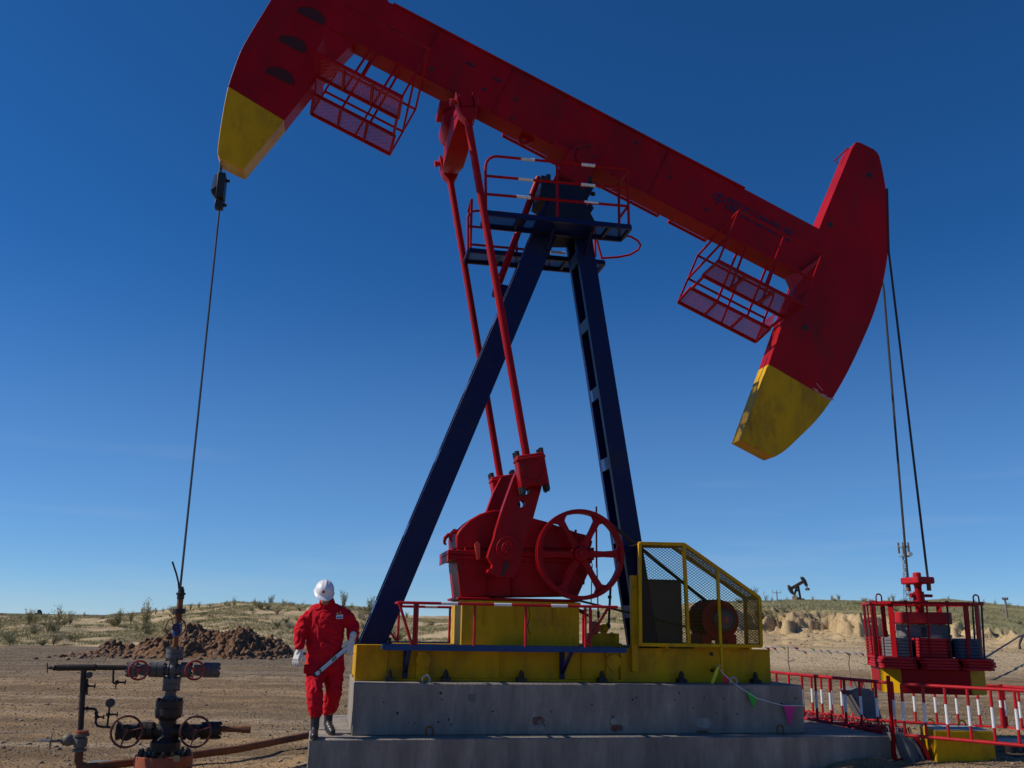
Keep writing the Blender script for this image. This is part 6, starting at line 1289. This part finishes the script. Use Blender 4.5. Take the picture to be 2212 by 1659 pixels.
bd_ = b.make('body', SKIN, wk_); fuse(bd_, .009, 4)
# coverall
b = MB()
sh_m = (shL + shR) / 2
loft(b, [(pelv + Vector((0, 0, -.16)), .12, .1), (pelv + Vector((0, 0, -.08)), .205, .145), (pelv + Vector((0, 0, .03)), .215, .152), ((pelv + waist) / 2, .21, .15), (waist, .206, .145), ((waist + chest) / 2, .212, .15), (chest, .218, .15), (sh_m + Vector((0, 0, .0)), .2, .12), (sh_m + Vector((0, 0, .035)), .17, .105), (sh_m + Vector((0, 0, .07)), .13, .09), (neck + Vector((0, -.005, -.015)), .1, .085), (neck + Vector((0, -.005, .0)), .085, .08), (neck + Vector((0, -.01, .03)), .078, .075)], 26)
limb(b, [shL + Vector((.035, 0, -.035)), (shL + elL) / 2, elL, (elL + wrL) / 2, wrL + Vector((0, 0, .03))], [.088, .09, .08, .07, .055])
limb(b, [shR + Vector((-.035, 0, -.035)), (shR + elR) / 2 + Vector((.0, 0, 0)), elR, (elR + wrR) / 2 + Vector((.008, 0, .0)), wrR + Vector((0, -.01, .0))], [.086, .087, .08, .07, .055])
limb(b, [hipL + Vector((0, 0, .02)), (hipL + kneeL) / 2, kneeL, (kneeL + ankL) / 2, ankL + Vector((0, 0, .06))], [.118, .108, .092, .088, .082])
limb(b, [hipR + Vector((0, 0, .02)), (hipR + kneeR) / 2, kneeR, (kneeR + ankR) / 2, ankR + Vector((0, 0, .05))], [.118, .108, .094, .086, .072])
cv = b.make('coverall', CLO, wk_); fuse(cv, .0085, 4, [(.15, .04), (.10, .010), (.07, .012)])
b = MB(); b.torus(neck + Vector((0, -.012, .028)), (0, .35, 1), .066, .016, 26, 8, flat=1.5); 
b.prism([(neck[0] - .02, neck[2] + .03), (neck[0] - .085, neck[2] + .0), (neck[0] - .06, neck[2] - .055)], .262, .27); b.prism([(neck[0] - .0, neck[2] + .03), (neck[0] + .075, neck[2] + .0), (neck[0] + .045, neck[2] - .055)], .26, .268); b.make('collar', CLO, wk_)
b = MB(); b.pipe([J7(470, 345, .252), J7(468, 450, .224), J7(472, 560, .226), J7(474, 700, .228), J7(472, 820, .222)], .004, 6); b.make('front_seam', CLO, wk_)
for a_, d_, rr in ((wrL, (elL - wrL).normalized(), .046), (wrR, (elR - wrR).normalized(), .045)):
    b = MB(); b.lathe([(rr * .7, -.025), (rr, -.025), (rr * 1.06, .0), (rr * 1.08, .025), (rr * .7, .03)], a_ + d_ * .02, d_, 18); b.make('cuff', CLO, wk_, bev=.003)
pk = J7(322, 905, .27); b = MB(); b.obox(pk + Vector((.0, 0, 0)), (.03, .02, 0), (0, .05, 0), (0, 0, .05)); b.make('pocket_flap', CLO, wk_, bev=.012)
# boots
def boot(ank, toe, sole_z, lift):
    a = Vector(ank); tz = sole_z; b = MB(); fwd = Vector((toe[0] - a[0], toe[1] - a[1], 0)); L_ = fwd.length; fwd.normalize(); heel = Vector((a[0], a[1], 0)) - fwd * .03
    sh = Vector((a[0], a[1], tz + .1))
    limb(b, [sh + Vector((0, 0, .0)), sh + Vector((0, 0, .08)), a + Vector((0, 0, .06))], [.05, .05, .064])
    for s_, r_, h_ in ((.0, .046, .05), (.06, .046, .05), (.12, .047, .046), (.17, .045, .042), (.21, .038, .036)):
        c = Vector((a[0], a[1], 0)) + fwd * s_; z = tz + h_ + lift * (.2 - s_) ; b.ball((c[0], c[1], z), (r_, r_, h_), 14, 8)
    c = heel; b.ball((c[0], c[1], tz + .05 + lift * .2), (.042, .042, .05), 14, 8)
    o_ = b.make('boot', BOOT, wk_); fuse(o_, .007, 14); 
    b = MB(); P = []
    for t in range(20):
        an = 2 * math.pi * t / 20; s_ = .095 + .15 * math.cos(an); w_ = .046 * math.sin(an); c = Vector((a[0], a[1], 0)) + fwd * s_ + Vector((-fwd.y, fwd.x, 0)) * w_; P.append((c, tz + lift * (.2 - s_)))
    b.add([(c[0], c[1], z) for c, z in P] + [(c[0], c[1], z + .022) for c, z in P], [tuple(range(20))[::-1], tuple(range(20, 40))] + [(i, (i + 1) % 20, 20 + (i + 1) % 20, 20 + i) for i in range(20)]); b.make('boot_sole', RUB, o_)
    b = MB(); b.torus(a + Vector((0, 0, .085)), (0, 0, 1), .064, .006, 24, 6); b.make('boot_rim', BOOT, o_)
boot(ankL, (ankL[0] - .0, ankL[1] - .2), ZS + .002, .0)
boot(ankR + Vector((0, 0, 0)), (ankR[0] + .05, ankR[1] - .2), ZS + .004, .22)
# gloves: palm, four curled fingers and a thumb each
def glove(wr, palm_dir, side, spread, curl, name='glove', closed=False, grip=None):
    GS = 1.14; b = MB(); d = Vector(palm_dir).normalized(); sv = Vector(side).normalized(); sv = (sv - d * sv.dot(d)).normalized(); nrm = d.cross(sv)
    limb(b, [wr + d * -.045, wr, wr + d * .02], [.035, .031, .03])
    b.obox(wr + d * .055, d * .038, sv * .036, nrm * .014)
    for k, (o_, l_) in enumerate(((-.03, .9), (-.010, 1.0), (.011, .95), (.031, .76))):
        base = wr + d * .09 + sv * o_; r_ = .0098; p = base; dr = (d + sv * o_ * spread).normalized(); pts = [p - d * .02, p]
        for q, ln in enumerate((.036, .026, .02)):
            ang_ = curl[q] + (k - 1.5) * .05; ax_ = sv; dr = Matrix.Rotation(ang_, 3, ax_) @ dr; p = p + dr * ln * l_; pts.append(p)
        limb(b, pts, [r_ * 1.12, r_ * 1.1, r_ * 1.02, r_ * .95, r_ * .85], 10)
    tb0 = wr + d * .02 - sv * .026; td = (d * .75 - sv * .75 + nrm * (.5 if not closed else 1.0)).normalized(); t1 = tb0 + td * .04; t2 = t1 + (td + d * .5).normalized() * .03; t3 = t2 + (d * .9 + nrm * .3).normalized() * .024
    limb(b, [tb0, t1, t2, t3], [.015, .0125, .0115, .010], 10)
    b.v = [tuple(wr + (Vector(q) - wr) * GS) for q in b.v]
    o_ = b.make(name, GLV, wk_); fuse(o_, .0045, 3); return o_
glove(wrL + Vector((0, -.01, -.02)), (-.22, -.25, -.93), (-.75, .62, 0), 4, (-.35, -.4, -.3))
# level held in the image-right hand
LA, LB = J7(398, 957, .185), J7(688, 706, .275)
ld = (LB - LA).normalized(); lu = Vector((0, 1, 0)).cross(ld).normalized(); lu = lu if lu.z > 0 else -lu
glove(wrR + Vector((0, -.035, -.01)), (-.22, -.12, -.95), (.85, -.5, -.1), 3, (.15, .5, .6), closed=False)
lv = thing('spirit_level', 'long silver spirit level with green vial held slanting down by the worker', 'spirit level', tuple(LA))
b = MB(); ll = (LB - LA).length; c = (LA + LB) / 2; lf = ld.cross(lu)
b.obox(c, ld * ll / 2, lf * .012, lu * .023); lvb = b.make('level_bar', mat('level_aluminium', (.6, .6, .6), .35, metal=.2, bump=0), lv, bev=.002)
b = MB(); 
for s_ in (-1, 1): b.obox(c - lf * 0 + lu * s_ * .023, ld * ll / 2, lf * .0135, lu * .002)
b.make('level_edge', BLK, lv)
b = MB(); b.obox(LA - ld * .006, ld * .012, lf * .014, lu * .026); b.make('end_cap', BLK, lv, bev=.002)
b = MB(); b.obox(LA + ld * .55 * ll, ld * .03, lf * .0135, lu * .012); vb_ = b.make('vial_window', BLK, lv); b = MB(); b.cyl(LA + ld * (.55 * ll - .02) , LA + ld * (.55 * ll + .02), .0145, n=10); b.make('vial', mat('green_vial', (.1, .55, .12), .2, bump=0), vb_)
b = MB(); q = LA + ld * .125 * ll; b.cyl(q - Vector((0, .0138, 0)), q + Vector((0, .0138, 0)), .02, n=20); o_ = b.make('vial_window', BLK, lv); b = MB(); b.cyl(q - Vector((0, .015, 0)), q + Vector((0, .015, 0)), .009, n=14); b.make('vial', mat('yellow_vial', (.6, .5, .1), .2, bump=0), o_)
# helmet, seen from above its brim since the head is bowed
hb = J7(476, 232, .29)
tilt = Matrix.Rotation(R(30), 3, 'X') @ Matrix.Rotation(R(8), 3, 'Y')
b = MB(); n = 36; q = 12; vs = []
for i in range(q + 1):
    t = (math.pi / 2) * i / q * 1.0; 
    for j in range(n):
        a = 2 * math.pi * j / n; x, y, z = .111 * math.sin(t) * math.cos(a), .135 * math.sin(t) * math.sin(a), .122 * math.cos(t) ** .85
        rid = .006 * math.exp(-(x / .014) ** 2) * (1 if z > .02 else 0) + .004 * math.exp(-((abs(x) - .045) / .01) ** 2) * (1 if z > .05 else 0)
        vs.append(hb + tilt @ Vector((x, y, z + rid)))
fs = [(i * n + j, i * n + (j + 1) % n, (i + 1) * n + (j + 1) % n, (i + 1) * n + j)[::-1] for i in range(q) for j in range(n)]
b.add(vs, fs)
rim = []
for j in range(n):
    a = 2 * math.pi * j / n; fr_ = max(0, -math.sin(a)); e1 = (.111 * math.cos(a), .135 * math.sin(a), 0); k_ = .010 + .04 * fr_ ** 2.5
    e2 = (e1[0] * (1 + k_ / .13), e1[1] * (1 + k_ / .13), -.008 - .012 * fr_)
    rim.append((e1, e2))
b.add([hb + tilt @ Vector(e) for e, _ in rim] + [hb + tilt @ Vector(e) for _, e in rim] + [hb + tilt @ (Vector(e) + Vector((0, 0, -.005))) for _, e in rim] + [hb + tilt @ (Vector((e[0] * .97, e[1] * .97, -.006))) for e, _ in rim],
      [(r0 * n + j, r0 * n + (j + 1) % n, (r0 + 1) * n + (j + 1) % n, (r0 + 1) * n + j) for r0 in range(3) for j in range(n)])
hm = b.make('helmet', HELM, wk_, smooth=60)
# round emblem: red sun disc over a yellow petal base
def hp(ax_, ay_):                                         # point on the shell front
    t = R(66) - ay_; a = -math.pi / 2 + ax_; return hb + tilt @ Vector((.1125 * math.sin(t) * math.cos(a), .1368 * math.sin(t) * math.sin(a), .1235 * math.cos(t) ** .85 + .001))
def emb(name, mt_, pts, lift):
    b = MB(); c = Vector(hb); P = [hp(x, y) for x, y in pts]; P = [p + (p - c).normalized() * lift for p in P]; cc_ = sum(P, Vector()) / len(P); k = len(P); b.add([tuple(p) for p in P] + [tuple(cc_ + (cc_ - c).normalized() * .001)], [(i, (i + 1) % k, k) for i in range(k)]); return b.make(name, mt_, hm)
ex0, ey0, er = -.17, -.02, .17
emb('emblem', mat('emblem_yellow', (.8, .45, .03), .4, bump=0), [(ex0 + er * math.cos(t), ey0 + er * .95 * math.sin(t)) for t in [2 * math.pi * i / 24 for i in range(24)]], .0015)
emb('emblem', mat('emblem_red', (.55, .03, .02), .4, bump=0), [(ex0 + er * .95 * math.cos(t), ey0 - .0 + er * .9 * math.sin(t)) for t in [math.pi + math.pi * i / 12 for i in range(13)]], .0028)
emb('emblem', MATS['emblem_red'], [(ex0 + er * .45 * math.cos(t), ey0 + .012 + er * .5 * math.sin(t)) for t in [math.pi * i / 12 for i in range(13)]], .003)
b = MB(); b.ball((hc[0], hc[1] + .035, hc[2] - .005), (.083, .085, .085), 18, 12); b.make('hair', HAIR, wk_)
# breast badge
def chestp(x, y, off=0): return J7(x, y, .222 - off)
b = MB(); qv = .218; b.prism([m('c7', *q, qv) for q in ((577, 440), (635, 434), (636, 470), (578, 474))], qv, qv + .004); bg_ = b.make('badge', mat('badge_white', (.6, .68, .75), .4, bump=0), wk_)
b = MB(); b.prism([m('c7', *q, qv) for q in ((582, 456), (631, 452), (632, 463), (583, 467))], qv - .002, qv + .001); b.make('badge_stripe', mat('badge_blue', (.03, .12, .4), .4, bump=0), bg_)
b = MB(); b.cyl(tuple(chestp(588, 427, .002)), tuple(chestp(588, 427, -.004)), .01, n=12); b.make('pin', mat('pin_gold', (.7, .45, .05), .4, bump=0), wk_)
b = MB(); b.cyl(tuple(chestp(614, 416, .002)), tuple(chestp(614, 416, -.004)), .008, n=12); b.make('pin', mat('pin_pink', (.75, .3, .3), .4, bump=0), wk_)
